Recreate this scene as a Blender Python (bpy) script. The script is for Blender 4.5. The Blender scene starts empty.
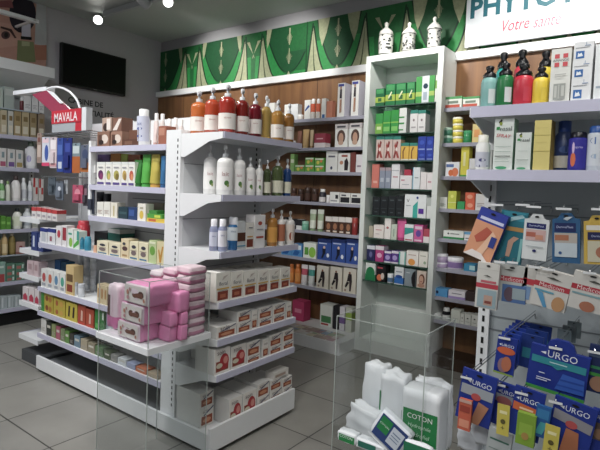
import bpy, math, random
import numpy as np
from mathutils import Vector, Matrix
random.seed(7)
C = bpy.context.scene.collection
PI = math.pi
# ------------------------------------------------------------------ camera
F = 499.11; YAW, PIT, ROL = .628513, -.0480036, .0378065; H = 1.25; CX, CY = 309.85, 213.14
def _R(y, p, r):
    cy, sy, cp, sp, cr, sr = math.cos(y), math.sin(y), math.cos(p), math.sin(p), math.cos(r), math.sin(r)
    f = np.array([-sy*cp, cy*cp, sp]); rt = np.array([cy, sy, 0.]); up = np.cross(rt, f)
    r2 = cr*rt + sr*up; u2 = -sr*rt + cr*up
    return np.array([r2, -u2, f])
M = _R(YAW, PIT, ROL)
cam = bpy.data.cameras.new('camera'); co = bpy.data.objects.new('camera', cam); C.objects.link(co)
cam.sensor_width = 36; cam.lens = F/600*36; cam.clip_start = .02; cam.shift_x = -(CX-300)/600; cam.shift_y = (CY-225)/600
m4 = Matrix(((M[0][0], -M[1][0], -M[2][0], 0), (M[0][1], -M[1][1], -M[2][1], 0), (M[0][2], -M[1][2], -M[2][2], H), (0, 0, 0, 1)))
co.matrix_world = m4
bpy.context.scene.camera = co
def at(x, y, X=None, Y=None, Z=None):
    d = M.T @ np.array([(x-CX)/F, (y-CY)/F, 1.])
    t = X/d[0] if X is not None else Y/d[1] if Y is not None else (Z-H)/d[2]
    return d*t + np.array([0, 0, H])
def solve(base, axis, px=None, py=None):
    """distance along AXIS from point BASE at which the picture column px (or row py) is met"""
    b = M @ (np.array(base, float) - [0, 0, H]); a = M @ np.array(axis, float)
    k, q = ((px-CX)/F, 0) if px is not None else ((py-CY)/F, 1)
    return (k*b[2] - b[q]) / (a[q] - k*a[2])
# ------------------------------------------------------------------ materials
def lin(c):
    c = c/255.; return c/12.92 if c <= .04045 else ((c+.055)/1.055)**2.4
def desat(c, k=.88):
    g = .3*c[0]+.59*c[1]+.11*c[2]; return tuple(g+(v-g)*k for v in c[:3])+(1,)
def hexc(h):
    return tuple(lin(int(h[i:i+2], 16)) for i in (0, 2, 4)) + (1,)
_m = {}
def mat(h, rough=.5, metal=0, trans=0, vary=.05, spec=.4, scale=30, emit=0, coat=0):
    if isinstance(h, bpy.types.Material): return h
    key = (h, rough, metal, trans, vary, emit, coat, scale)
    if key in _m: return _m[key]
    m = bpy.data.materials.new('surface_'+h); m.use_nodes = True
    nt = m.node_tree; b = nt.nodes['Principled BSDF']; c = desat(hexc(h))
    n = nt.nodes.new('ShaderNodeTexNoise'); n.inputs['Scale'].default_value = scale; n.inputs['Detail'].default_value = 1
    tc = nt.nodes.new('ShaderNodeTexCoord'); nt.links.new(tc.outputs['Object'], n.inputs['Vector'])
    mx = nt.nodes.new('ShaderNodeMix'); mx.data_type = 'RGBA'
    mx.inputs[6].default_value = tuple(v*(1-vary) for v in c[:3])+(1,); mx.inputs[7].default_value = tuple(min(1, v*(1+vary)) for v in c[:3])+(1,)
    nt.links.new(n.outputs[0], mx.inputs[0]); nt.links.new(mx.outputs[2], b.inputs['Base Color'])
    b.inputs['Roughness'].default_value = rough; b.inputs['Metallic'].default_value = metal
    b.inputs['Transmission Weight'].default_value = trans; b.inputs['Specular IOR Level'].default_value = spec
    b.inputs['Coat Weight'].default_value = coat
    if emit:
        b.inputs['Emission Color'].default_value = c; b.inputs['Emission Strength'].default_value = emit
    _m[key] = m; return m
def clear_mat(name, tint, gloss=.12):
    m = bpy.data.materials.new(name); m.use_nodes = True; nt = m.node_tree; nt.nodes.clear()
    o = nt.nodes.new('ShaderNodeOutputMaterial'); t = nt.nodes.new('ShaderNodeBsdfTransparent'); g = nt.nodes.new('ShaderNodeBsdfGlossy')
    t.inputs[0].default_value = hexc(tint); g.inputs['Roughness'].default_value = .08
    lw = nt.nodes.new('ShaderNodeLayerWeight'); pw = nt.nodes.new('ShaderNodeMath'); pw.operation = 'POWER'; pw.inputs[1].default_value = 3
    ml = nt.nodes.new('ShaderNodeMath'); ml.operation = 'MULTIPLY_ADD'; ml.inputs[1].default_value = .28; ml.inputs[2].default_value = .025
    nt.links.new(lw.outputs['Facing'], pw.inputs[0]); nt.links.new(pw.outputs[0], ml.inputs[0])
    mx = nt.nodes.new('ShaderNodeMixShader'); nt.links.new(ml.outputs[0], mx.inputs[0])
    nt.links.new(t.outputs[0], mx.inputs[1]); nt.links.new(g.outputs[0], mx.inputs[2]); nt.links.new(mx.outputs[0], o.inputs[0])
    return m
ACR = clear_mat('clear_acrylic', 'fafbfb'); GLS = clear_mat('shelf_glass', 'b8d4c8')
EDGE = mat('aab3ae', .25, vary=.02); GEDGE = mat('3c5a50', .2, vary=.05)
WHITE = mat('e6e8ea', .35, vary=.02); OFFW = mat('cfd2d4', .45, vary=.03); RAIL = mat('c3c2d8', .25, vary=.03)
PANEL = mat('cdcfd2', .5, vary=.03); STEEL = mat('b8babc', .25, metal=1); BLACK = mat('141416', .35)
TWHITE = mat('dfe5e1', .4, vary=.02)
# ------------------------------------------------------------------ mesh builder
_fc = {}
def text_geo(s, shear=0, bold=0):
    if (s, shear) in _fc: return _fc[(s, shear)]
    cu = bpy.data.curves.new('t', 'FONT'); cu.body = s; cu.align_x = 'CENTER'; cu.align_y = 'CENTER'; cu.resolution_u = 2; cu.shear = shear; cu.offset = bold
    o = bpy.data.objects.new('t', cu); C.objects.link(o); dg = bpy.context.evaluated_depsgraph_get()
    me = bpy.data.meshes.new_from_object(o.evaluated_get(dg))
    v = np.array([tuple(q.co) for q in me.vertices]); f = [tuple(p.vertices) for p in me.polygons]
    bpy.data.objects.remove(o); bpy.data.curves.remove(cu); bpy.data.meshes.remove(me)
    mn, mx = v.min(0), v.max(0); v[:, 0] -= (mn[0]+mx[0])/2; v[:, 1] -= (mn[1]+mx[1])/2
    _fc[(s, shear)] = (v, f, mx[0]-mn[0], mx[1]-mn[1]); return _fc[(s, shear)]
class MB:
    def __init__(s): s.v = []; s.f = []; s.mi = []; s.sm = []; s.mats = []
    def m(s, mt):
        mt = mat(mt) if isinstance(mt, str) else mt
        if mt not in s.mats: s.mats.append(mt)
        return s.mats.index(mt)
    def add(s, vs, fs, mt, smooth=False):
        n = len(s.v); i = s.m(mt); s.v += [tuple(q) for q in vs]
        for f in fs: s.f.append(tuple(n+k for k in f)); s.mi.append(i); s.sm.append(smooth)
        return s
    def box(s, x0, x1, y0, y1, z0, z1, mt, top=None, side=None):
        vs = [(x, y, z) for x in (x0, x1) for y in (y0, y1) for z in (z0, z1)]
        s.add(vs, [(0, 1, 3, 2)], side or mt); s.add(vs, [(4, 6, 7, 5)], side or mt)
        s.add(vs, [(0, 4, 5, 1), (2, 3, 7, 6), (0, 2, 6, 4)], mt); s.add(vs, [(1, 5, 7, 3)], top or mt); return s
    def prism(s, pts, axis, a, b, mt):
        n = len(pts)
        def P(p, c): return {'x': (c, p[0], p[1]), 'y': (p[0], c, p[1]), 'z': (p[0], p[1], c)}[axis]
        s.add([P(p, a) for p in pts]+[P(p, b) for p in pts], [tuple(range(n)), tuple(range(2*n-1, n-1, -1))]+[(i, i+n, (i+1) % n+n, (i+1) % n) for i in range(n)], mt); return s
    def lathe(s, prof, mt, seg=14, c=(0, 0, 0), sx=1, sy=1, smooth=True):
        vs = []; fs = []
        for r, z in prof:
            for k in range(seg):
                a = 2*PI*k/seg; vs.append((c[0]+r*sx*math.cos(a), c[1]+r*sy*math.sin(a), c[2]+z))
        for i in range(len(prof)-1):
            for k in range(seg): fs.append((i*seg+k, i*seg+(k+1) % seg, (i+1)*seg+(k+1) % seg, (i+1)*seg+k))
        s.add(vs, fs, mt, smooth); s.add(vs, [tuple(range(seg))[::-1], tuple((len(prof)-1)*seg+k for k in range(seg))], mt); return s
    def arc(s, r, z0, z1, a0, a1, mt, c=(0, 0), sx=1, sy=1, n=12):
        vs = []; fs = []
        for k in range(n+1):
            a = a0+(a1-a0)*k/n
            for z in (z0, z1): vs.append((c[0]+r*sx*math.cos(a), c[1]+r*sy*math.sin(a), z))
        for k in range(n): fs.append((2*k, 2*k+2, 2*k+3, 2*k+1))
        s.add(vs, fs, mt, True); return s
    def tube(s, pts, r, mt, seg=6):
        pts = [Vector(p) for p in pts]; vs = []; fs = []
        for i, p in enumerate(pts):
            d = (pts[min(i+1, len(pts)-1)]-pts[max(i-1, 0)]).normalized()
            u = d.cross(Vector((0, 0, 1))); u = u if u.length > .1 else d.cross(Vector((1, 0, 0))); u.normalize(); w = d.cross(u)
            for k in range(seg):
                a = 2*PI*k/seg; vs.append(p+u*r*math.cos(a)+w*r*math.sin(a))
        for i in range(len(pts)-1):
            for k in range(seg): fs.append((i*seg+k, i*seg+(k+1) % seg, (i+1)*seg+(k+1) % seg, (i+1)*seg+k))
        s.add(vs, fs, mt, True); s.add(vs, [tuple(range(seg)), tuple((len(pts)-1)*seg+k for k in range(seg))[::-1]], mt); return s
    def soft(s, w, d, h, mt, e=.35, n=7, wob=.03, seed=0, c=(0, 0, 0), mf=None):
        """a stuffed rounded pack: base centre at c"""
        rnd = random.Random(seed); ph = [rnd.uniform(0, 6) for _ in range(6)]
        idx = {}; vs = []; fs = []
        def pt(a, b, q):
            v = []
            for t in (a, b, q): v.append(t)
            L = max(abs(a), abs(b), abs(q)); r = math.sqrt(a*a+b*b+q*q)
            k = (1-e)+e*(L/r)*1.15 if r else 1
            wv = 1+wob*(math.sin(5*a+ph[0]+3*q)+math.sin(6*q+ph[1]+4*b)+math.sin(7*b+ph[2]+5*a))
            return (c[0]+a*k*wv*w/2, c[1]+b*k*wv*d/2, c[2]+h/2+q*k*wv*h/2)
        def gi(a, b, q):
            key = (round(a, 4), round(b, 4), round(q, 4))
            if key not in idx: idx[key] = len(vs); vs.append(pt(a, b, q))
            return idx[key]
        g = [-1+2*i/n for i in range(n+1)]; groups = {}
        for ax in range(3):
            for sg in (-1, 1):
                for i in range(n):
                    for j in range(n):
                        q = []
                        for (u, v) in ((g[i], g[j]), (g[i+1], g[j]), (g[i+1], g[j+1]), (g[i], g[j+1])):
                            p = [0, 0, 0]; p[ax] = sg; p[(ax+1) % 3] = u; p[(ax+2) % 3] = v; q.append(gi(*p))
                        if sg < 0: q = q[::-1]
                        mm = mf(ax, sg, (g[i]+g[i+1])/2, (g[j]+g[j+1])/2) if mf else mt
                        groups.setdefault(mm, []).append(tuple(q))
        base = len(s.v); s.v += vs
        for mm, fl in groups.items():
            i = s.m(mm or mt)
            for f in fl: s.f.append(tuple(base+k for k in f)); s.mi.append(i); s.sm.append(True)
        return s
    def prints(s, pr, w, h, y=0, d=0, x0=None, z0=0, off=.0006):
        """printed marks on the front face (facing -y); u, v in 0..1"""
        x0 = -w/2 if x0 is None else x0
        for k, p in enumerate(pr):
            yy = y-off*(k+1)
            if p[0] == 't':
                _, t, u, v, tw, mt = p[:6]; vs, fs, W, Hh = text_geo(t, p[6] if len(p) > 6 else 0); sc = tw*w/W
                rot = p[7] if len(p) > 7 else 0; ca, sa = math.cos(rot), math.sin(rot)
                s.add([(x0+u*w+(q[0]*ca-q[1]*sa)*sc, yy, z0+v*h+(q[0]*sa+q[1]*ca)*sc) for q in vs], fs, mt)
            elif p[0] == 'c':
                _, u, v, ru, rv, mt = p
                s.add([(x0+(u+ru*math.cos(a))*w, yy, z0+(v+rv*math.sin(a))*h) for a in [2*PI*i/16 for i in range(16)]], [tuple(range(16))], mt)
            elif p[0] == 'p':
                s.add([(x0+u*w, yy, z0+v*h) for u, v in p[1]], [tuple(range(len(p[1])))], p[2])
            else:
                u0, v0, u1, v1, mt = p[:5]
                s.add([(x0+u*w, yy, z0+v*h) for u, v in ((u0, v0), (u1, v0), (u1, v1), (u0, v1))], [(0, 1, 2, 3)], mt)
                if u0 <= 0 and u1 >= 1 and d:
                    for sx in (0, 1):
                        xx = x0+(w+off*(k+1) if sx else -off*(k+1)); s.add([(xx, yy, z0+v0*h), (xx, y+d, z0+v0*h), (xx, y+d, z0+v1*h), (xx, yy, z0+v1*h)], [(0, 1, 2, 3) if sx else (3, 2, 1, 0)], mt)
        return s
    def build(s, name, parent=None, loc=None, rz=0, kind=None):
        me = bpy.data.meshes.new(name); me.from_pydata(s.v, [], s.f)
        for mt in s.mats: me.materials.append(mt)
        me.polygons.foreach_set('material_index', s.mi); me.polygons.foreach_set('use_smooth', s.sm); me.update()
        o = bpy.data.objects.new(name, me); C.objects.link(o)
        if parent: o.parent = parent
        if loc is not None: o.location = loc
        if rz: o.rotation_euler.z = rz
        if kind: o['kind'] = kind
        return o
def empty(name, loc=(0, 0, 0)):
    o = bpy.data.objects.new(name, None); o.empty_display_size = .05; C.objects.link(o); o.location = loc; return o
def tag(o, label, cat, group=None, kind=None):
    o['label'] = label; o['category'] = cat
    if group: o['group'] = group
    if kind: o['kind'] = kind
    return o
def struct(o): o['kind'] = 'structure'; return o
# ------------------------------------------------------------------ product makers: w, h, d in metres; front at y=0 facing -y, base z=0
def carton(w, h, d, c='e8e8e4', pr=(), side=None, top=None, name='carton', cat='box'):
    o = MB().box(-w/2, w/2, 0, d, 0, h, c, top=top, side=side).prints(pr, w, h, 0, d).build(name); o['category'] = cat; return o
def lab(r, z0, z1, mt, cy, txt=None, tc='555555', sx=1, sy=1, marks=(), la=None):
    la = la or (PI*1.0, PI*2.0); b = MB().arc(r*1.012, z0, z1, la[0], la[1], mt, (0, cy), sx, sy)
    def wrap(vs): return [(r*1.03*sx*math.cos(1.5*PI+x/r), cy+r*1.03*sy*math.sin(1.5*PI+x/r), z) for x, z in vs]
    if txt:
        vs, fs, W, Hh = text_geo(txt); sc = .8*r/W
        b.add(wrap([(q[0]*sc, (z0*.3+z1*.7)+q[1]*sc) for q in vs]), fs, tc)
    for (u, v, ru, rv, mc) in marks:
        b.add(wrap([(u*r+ru*r*math.cos(a), z0+v*(z1-z0)+rv*(z1-z0)*math.sin(a)) for a in [2*PI*i/10 for i in range(10)]]), [tuple(range(10))], mc)
    return b.build('label')
def liquid(h): return mat(h, .12, trans=.35, vary=.03, spec=.6, coat=.3)
def bottle(w, h, d, c='e8e8e8', cap='f0f0f0', kind='flip', label=None, txt=None, lz=(.12, .55), trans=False, name='bottle', cat='bottle', marks=(), small=False, tc='555555', la=None):
    r = w/2; cy = r; sy = 1
    body = liquid(c) if trans else mat(c, .35, vary=.03)
    capm = mat(cap, .3, vary=.02)
    b = MB(); k = MB()
    if kind == 'pump':
        hb = .75*h; b.lathe([(r*.9, 0), (r, .02*h), (r, hb*.84), (r*.95, hb*.91), (r*.72, hb*.965), (r*.34, hb), (r*.34, hb+.02*h)], body, c=(0, cy, 0))
        k.lathe([(r*.38, hb), (r*.38, hb+.07*h), (r*.15, hb+.08*h), (r*.13, hb+.16*h)], capm, 10, (0, cy, 0))
        k.lathe([(r*.28, hb+.15*h), (r*.3, hb+.22*h), (r*.2, h)], capm, 10, (0, cy, 0)); k.box(-r*.12, r*.12, cy-r*.85, cy, hb+.17*h, hb+.21*h, capm)
        kn = 'pump'
    elif kind == 'sport':
        hb = .72*h; b.lathe([(r*.92, 0), (r, .03*h), (r, hb*.8), (r*.9, hb*.93), (r*.62, hb)], body, c=(0, cy, 0), seg=16)
        k.lathe([(r*.8, hb), (r*.8, hb+.07*h), (r*.6, hb+.11*h), (r*.42, hb+.14*h), (r*.38, hb+.17*h), (r*.5, hb+.19*h), (r*.5, h-.02*h), (r*.3, h)], capm, 12, (0, cy, 0))
        k.box(-r*.15, r*.15, cy-r*.8, cy, hb+.12*h, hb+.2*h, capm); kn = 'cap'
    elif kind == 'round':
        hb = .78*h; b.lathe([(r*.93, 0), (r, .02*h), (r, hb*.9), (r*.7, hb)], body, c=(0, cy, 0)); k.lathe([(r*.72, hb), (r*.72, h*.99), (r*.6, h)], capm, 12, (0, cy, 0)); kn = 'cap'
    elif kind == 'can':
        hb = .84*h; b.lathe([(r*.97, 0), (r, .01*h), (r, hb*.97), (r*.85, hb)], body, c=(0, cy, 0)); k.lathe([(r*.86, hb), (r*.84, h*.97), (r*.7, h)], capm, 12, (0, cy, 0)); kn = 'cap'
    else:
        sy = .6; cy = r*sy; hb = .84*h
        b.lathe([(r*.85, 0), (r, .04*h), (r, hb*.6), (r*.86, hb*.85), (r*.42, hb)], body, c=(0, cy, 0), sy=sy); k.lathe([(r*.48, hb), (r*.46, h*.98), (r*.4, h)], capm, 12, (0, cy, 0), sy=.8); kn = 'cap'
    if small:
        for vs in (k,):
            n = len(b.v); b.v += vs.v
            for f, mi, sm in zip(vs.f, vs.mi, vs.sm): b.f.append(tuple(q+n for q in f)); b.mi.append(b.m(vs.mats[mi])); b.sm.append(sm)
        if label: b.arc(r*1.015, lz[0]*h, lz[1]*h, PI*1.08, PI*1.92, mat(label), (0, cy), 1, sy)
        o = b.build(name); o['category'] = cat; return o
    root = empty(name); b.build('body', root); k.build(kn, root)
    if label:
        q = lab(r, lz[0]*h, lz[1]*h, mat(label), cy, txt, tc, 1, sy, marks, la); q.parent = root
    root['category'] = cat; return root
def tubep(w, h, d, c='e8e8e8', cap='ffffff', band=None, name='tube', cat='tube', small=False):
    b = MB(); k = MB(); r = w/2; n = 12; vs = []; fs = []; lv = [(.12, .8, .8), (.5, .9, .55), (.8, 1, .25), (.97, 1, .04), (1, 1, .04)]
    for z, a, e in lv:
        for i in range(n): t = 2*PI*i/n; vs.append((r*a*math.cos(t), r*.8+r*e*math.sin(t), z*h))
    for j in range(len(lv)-1):
        for i in range(n): fs.append((j*n+i, j*n+(i+1) % n, (j+1)*n+(i+1) % n, (j+1)*n+i))
    b.add(vs, fs[:n], c, True); b.add(vs, fs[n:2*n], band or c, True); b.add(vs, fs[2*n:], c, True); b.add(vs, [tuple((len(lv)-1)*n+i for i in range(n))], c)
    tgt = b if small else k
    tgt.lathe([(r*.7, 0), (r*.72, .01), (r*.62, .12*h)], mat(cap), 12, (0, r*.8, 0))
    if small: o = b.build(name); o['category'] = cat; return o
    root = empty(name); b.build('body', root); k.build('cap', root); root['category'] = cat; return root
def jar(w, h, d, c='e8e8e8', lid='ffffff', label=None, name='jar', cat='jar', small=True):
    r = w/2; b = MB(); b.lathe([(r*.95, 0), (r, .04*h), (r, .68*h), (r*.9, .7*h)], mat(c, .3), c=(0, r, 0))
    k = b if small else MB(); k.lathe([(r*1.02, .7*h), (r*1.02, .98*h), (r*.95, h)], mat(lid, .3), c=(0, r, 0))
    if label: b.arc(r*1.015, .12*h, .6*h, PI*1.05, PI*1.95, mat(label), (0, r))
    if small: o = b.build(name); o['category'] = cat; return o
    root = empty(name); b.build('body', root); k.build('lid', root); root['category'] = cat; return root
# ------------------------------------------------------------------ placing on shelves
REG = []
class Shelf:
    def __init__(s, ax, p, z, name, depth=.2): s.ax, s.p, s.z, s.name, s.depth = ax, p, z, name, depth
def put(S, x0, x1, yt, maker, desc, d=None, back=0, z=None, rz=0, cat=None, tilt=0, yb=None, **kw):
    """a product seen between picture columns x0..x1 with its top at row yt, standing on shelf S (back = how far behind the front edge)"""
    zb = (S.z if z is None else z)+.0008
    rnd = maker is not carton
    off = .01+back
    def q(o2):
        if S.ax == 'Y': base = np.array([0, S.p+o2, zb]); ax = np.array([1., 0, 0])
        else: base = np.array([S.p-o2, 0, zb]); ax = np.array([0, 1., 0])
        a, b_ = solve(base, ax, px=x0), solve(base, ax, px=x1); return base, ax, a, b_
    base, ax, a, b_ = q(off)
    if rnd: base, ax, a, b_ = q(off+abs(b_-a)/2)
    w = abs(b_-a)*.97; mid = base+ax*(a+b_)/2
    if maker is bottle or maker is jar:
        dep = (M @ (mid-np.array([0, 0, H])))[2]; w = (x1-x0)/F*dep*1.07
    h = solve(mid, (0, 0, 1), py=yt)
    h = max(h, .008)
    loc = mid.copy()
    if S.ax == 'Y': loc[1] = S.p+off
    else: loc[0] = S.p-off
    dd = d if d is not None else min(w, .06)
    o = maker(w, h, dd, **kw)
    th = PI/2 if S.ax == 'X' else 0
    if rnd and maker is bottle and not rz: rz = -.75 if S.ax == 'X' and S.p > -3 else (-.9 if S.ax == 'X' else .25)
    rr = (w*.3 if kw.get('kind', 'flip') == 'flip' else w/2) if maker is bottle else w/2 if maker is jar else 0
    if rr:
        axp = Vector(loc)+Vector((-math.sin(th), math.cos(th), 0))*rr; loc = axp-Vector((-math.sin(th+rz), math.cos(th+rz), 0))*rr
    o.location = loc; o.rotation_euler = (0, tilt, th+rz)
    if cat: o['category'] = cat
    REG.append((desc, S.name, x0, o)); o['_h'] = h
    return o
ORD = ['first', 'second', 'third', 'fourth', 'fifth', 'sixth', 'seventh', 'eighth', 'ninth', 'tenth', 'eleventh', 'twelfth', 'thirteenth', 'fourteenth', 'fifteenth']
FROM = {}
def finish_labels():
    g = {}
    for desc, pl, x, o in REG: g.setdefault((desc, pl), []).append((x, o))
    for (desc, pl), L in g.items():
        n = len(L); L.sort(key=lambda t: t[0]); fr, rev = FROM.get(pl, ('the left', False))
        if rev: L = L[::-1]
        for i, (_, o) in enumerate(L):
            if n == 1: o['label'] = f'{desc} on {pl}'
            else:
                o['label'] = f'{ORD[i]} {desc} from {fr}, on {pl}'; o['group'] = f'{desc} on {pl}'
            if '_h' in o: del o['_h']
# ------------------------------------------------------------------ the room
def tile_mat():
    m = bpy.data.materials.new('grey_floor_tiles'); m.use_nodes = True; nt = m.node_tree; b = nt.nodes['Principled BSDF']
    g = nt.nodes.new('ShaderNodeNewGeometry'); mp = nt.nodes.new('ShaderNodeMapping'); mp.inputs['Location'].default_value = (0, 0, 0)
    mp.vector_type = 'POINT'; br = nt.nodes.new('ShaderNodeTexBrick'); br.offset = 0; br.inputs['Scale'].default_value = 1
    mp.inputs['Location'].default_value = (2.285, -2.447, 0)
    br.inputs['Brick Width'].default_value = .433; br.inputs['Row Height'].default_value = .433; br.inputs['Mortar Size'].default_value = .0035
    br.inputs['Color1'].default_value = hexc('93918b'); br.inputs['Color2'].default_value = hexc('8b8984'); br.inputs['Mortar'].default_value = hexc('3a3937')
    n = nt.nodes.new('ShaderNodeTexNoise'); n.inputs['Scale'].default_value = 3.5; n.inputs['Detail'].default_value = 6
    nt.links.new(g.outputs['Position'], mp.inputs[0]); nt.links.new(mp.outputs[0], br.inputs['Vector']); nt.links.new(g.outputs['Position'], n.inputs['Vector'])
    mx = nt.nodes.new('ShaderNodeMix'); mx.data_type = 'RGBA'; mx.blend_type = 'OVERLAY'; mx.inputs[0].default_value = .25
    nt.links.new(br.outputs['Color'], mx.inputs[6]); nt.links.new(n.outputs[0], mx.inputs[7]); nt.links.new(mx.outputs[2], b.inputs['Base Color'])
    b.inputs['Roughness'].default_value = .38; return m
def wood_mat():
    m = bpy.data.materials.new('brown_wood_backing'); m.use_nodes = True; nt = m.node_tree; b = nt.nodes['Principled BSDF']
    g = nt.nodes.new('ShaderNodeNewGeometry'); mp = nt.nodes.new('ShaderNodeMapping'); mp.inputs['Scale'].default_value = (7, 7, .6)
    n = nt.nodes.new('ShaderNodeTexNoise'); n.inputs['Scale'].default_value = 2; n.inputs['Detail'].default_value = 5; n.inputs['Distortion'].default_value = .6
    r = nt.nodes.new('ShaderNodeValToRGB'); r.color_ramp.elements[0].position = .3; r.color_ramp.elements[0].color = hexc('664630'); r.color_ramp.elements[1].position = .7; r.color_ramp.elements[1].color = hexc('86613f')
    nt.links.new(g.outputs['Position'], mp.inputs[0]); nt.links.new(mp.outputs[0], n.inputs['Vector']); nt.links.new(n.outputs[0], r.inputs[0]); nt.links.new(r.outputs[0], b.inputs['Base Color'])
    b.inputs['Roughness'].default_value = .5; return m
WOOD = wood_mat()
XR, YR = 2.4, -1.8
XL, YW, ZC = -4.87, 3.67, 2.87          # left wall, back wall, ceiling
struct(MB().box(XL, XR, YR, YW, -.08, 0, tile_mat()).build('floor'))
struct(MB().box(XL, XR, YR, YW, ZC, ZC+.08, mat('b4bab6', .8, vary=.02)).build('ceiling'))
struct(MB().box(XL-.1, XL, YR, YW, 0, ZC, mat('b9b7bd', .8, vary=.03)).build('wall_left'))
struct(MB().box(XL, XR, YW, YW+.1, 0, ZC, mat('9a9a9e', .8, vary=.02)).build('wall_back'))
struct(MB().box(XR, XR+.1, YR, YW, 0, ZC, mat('c4c4c4', .8)).build('wall_right'))
struct(MB().box(XL, XR, YR-.1, YR, 0, ZC, mat('c4c4c4', .8)).build('wall_front'))
# ------------------------------------------------------------------ mural over the back shelves
def mural():
    G0, G1, G2, G3, CR, OL = mat('0f5c2b', .6, vary=.22, scale=45), mat('17803a', .6, vary=.22, scale=45), mat('0a4a26', .6, vary=.22, scale=45), mat('062e19', .6, vary=.22, scale=45), mat('959a78', .6, vary=.22, scale=45), mat('434d32', .6, vary=.22, scale=45)
    b = MB(); y0 = YW-.015; z0, z1 = 2.293, 2.755; hh = z1-z0
    xa, xb = XL+.01, .95
    b.box(xa, xb, y0, YW-.001, z0, z1, G0)
    def poly(pts, mt, k):
        # clip to the panel
        q = [(min(max(x, xa), xb), z0+min(max(v, 0), 1)*hh) for x, v in pts]
        b.add([(x, y0-.0007*k, z) for x, z in q], [tuple(range(len(q)))], mt)
    def band(c, pts0, mt, k, lo, hi, n=12):
        """ribbon between two curves (u0(v), u1(v)), v from lo to hi"""
        f0, f1 = pts0
        for i in range(n):
            v0 = lo+(hi-lo)*i/n; v1 = lo+(hi-lo)*(i+1)/n
            q = [(c+f0(v0), v0), (c+f1(v0), v0), (c+f1(v1), v1), (c+f0(v1), v1)]
            if all(seg[0] < x < seg[1] for x, _ in q): poly(q, mt, k)
    for seg, cs in (((xa, -2.76), (-4.76, -3.86, -2.96)), ((-2.76, xb), (-3.33, -2.425, -1.52, -.615, .29, 1.2))):
        wide = seg[0] > -3
        for c in cs:
            for s in (-1, 1):
                bo = (lambda v: .235*max(v, 0)**.5) if wide else (lambda v: .31*max(v, 0)**.52)
                ti = (.135, .13) if wide else (.175, .155); to_ = (.32, -.05) if wide else (.375, -.035)
                fi = lambda v: ti[0]+ti[1]*(v/.85)**.6
                fo = lambda v: to_[0]+to_[1]*(v/.85)
                band(c, (lambda v: 0, lambda v, s=s: s*bo(v-.06)), G2, 1, .06, 1, 20)
                band(c, (lambda v, s=s: s*bo(v-.03), lambda v, s=s: s*(fi(v)-.015)), G1, 2, .02, .6 if wide else .7, 20)
                band(c, (lambda v, s=s: s*(bo(v-.06)-.012), lambda v, s=s: s*(bo(v-.06)+.004)), G3, 3, .06, 1, 20)
                band(c, (lambda v, s=s: s*(fi(v)-.015), lambda v, s=s: s*fi(v)), G3, 3, 0, .9, 16)
                band(c, (lambda v, s=s: s*fi(v), lambda v, s=s: s*(fi(v)*.5+fo(v)*.5)), CR, 4, 0, .85, 16)
                band(c, (lambda v, s=s: s*(fi(v)*.5+fo(v)*.5), lambda v, s=s: s*fo(v)), CR, 4, 0, .8, 16)
                band(c, (lambda v, s=s: s*(fi(v)*.55+fo(v)*.45), lambda v, s=s: s*(fi(v)*.45+fo(v)*.55)), OL, 5, 0, .85, 16)
                band(c, (lambda v, s=s: s*fo(v), lambda v, s=s: s*(fo(v)+.014)), G3, 4, 0, .95, 8)
                band(c, (lambda v, s=s: s*(fo(v)+.014), lambda v, s=s: s*(fo(v)+.05+.03*v)), G1, 3, 0, .5, 8)
                # chevron between neighbouring tusk pairs
                band(c, (lambda v, s=s: s*(.4625-.07*max(v-.45, 0)/.4), lambda v, s=s: s*(.4625-.13*max(v-.5, 0)/.4)), CR, 5, .46, .82)
                # petals at the top
                pts = [(c+s*x, v) for x, v in (((.165, .48), (.195, .68), (.215, 1), (.09, 1), (.12, .72)) if wide else ((.27, .62), (.285, .8), (.28, 1), (.22, 1), (.245, .75)))]
                if all(seg[0] < x < seg[1] for x, _ in pts): poly(pts, CR, 6)
                for k in range(3):
                    q = [(c+s*(.008+.010*k), .28+.05*k), (c+s*(.012+.010*k), .26+.05*k), (c+s*(.014+.010*k), .46-.03*k), (c+s*(.009+.010*k), .44-.03*k)]
                    if all(seg[0] < x < seg[1] for x, _ in q): poly(q, CR, 6); poly([(x, v+.38) for x, v in q], CR, 6)
            if seg[0] < c-.02 and c+.02 < seg[1]:
                poly([(c-.006, .24), (c+.006, .24), (c+.004, .55), (c-.004, .55)], CR, 6); poly([(c-.006, .62), (c+.006, .62), (c+.008, .95), (c-.008, .95)], CR, 6)
                poly([(c-.02, .02), (c+.02, .02), (c, .1)], CR, 6)
    poly([(-2.764, 0), (-2.758, 0), (-2.758, 1), (-2.764, 1)], G3, 7)
    return tag(b.build('mural_panel'), 'green mural with cream curved tusk pattern above the back wall shelves', 'mural')
mural()
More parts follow.
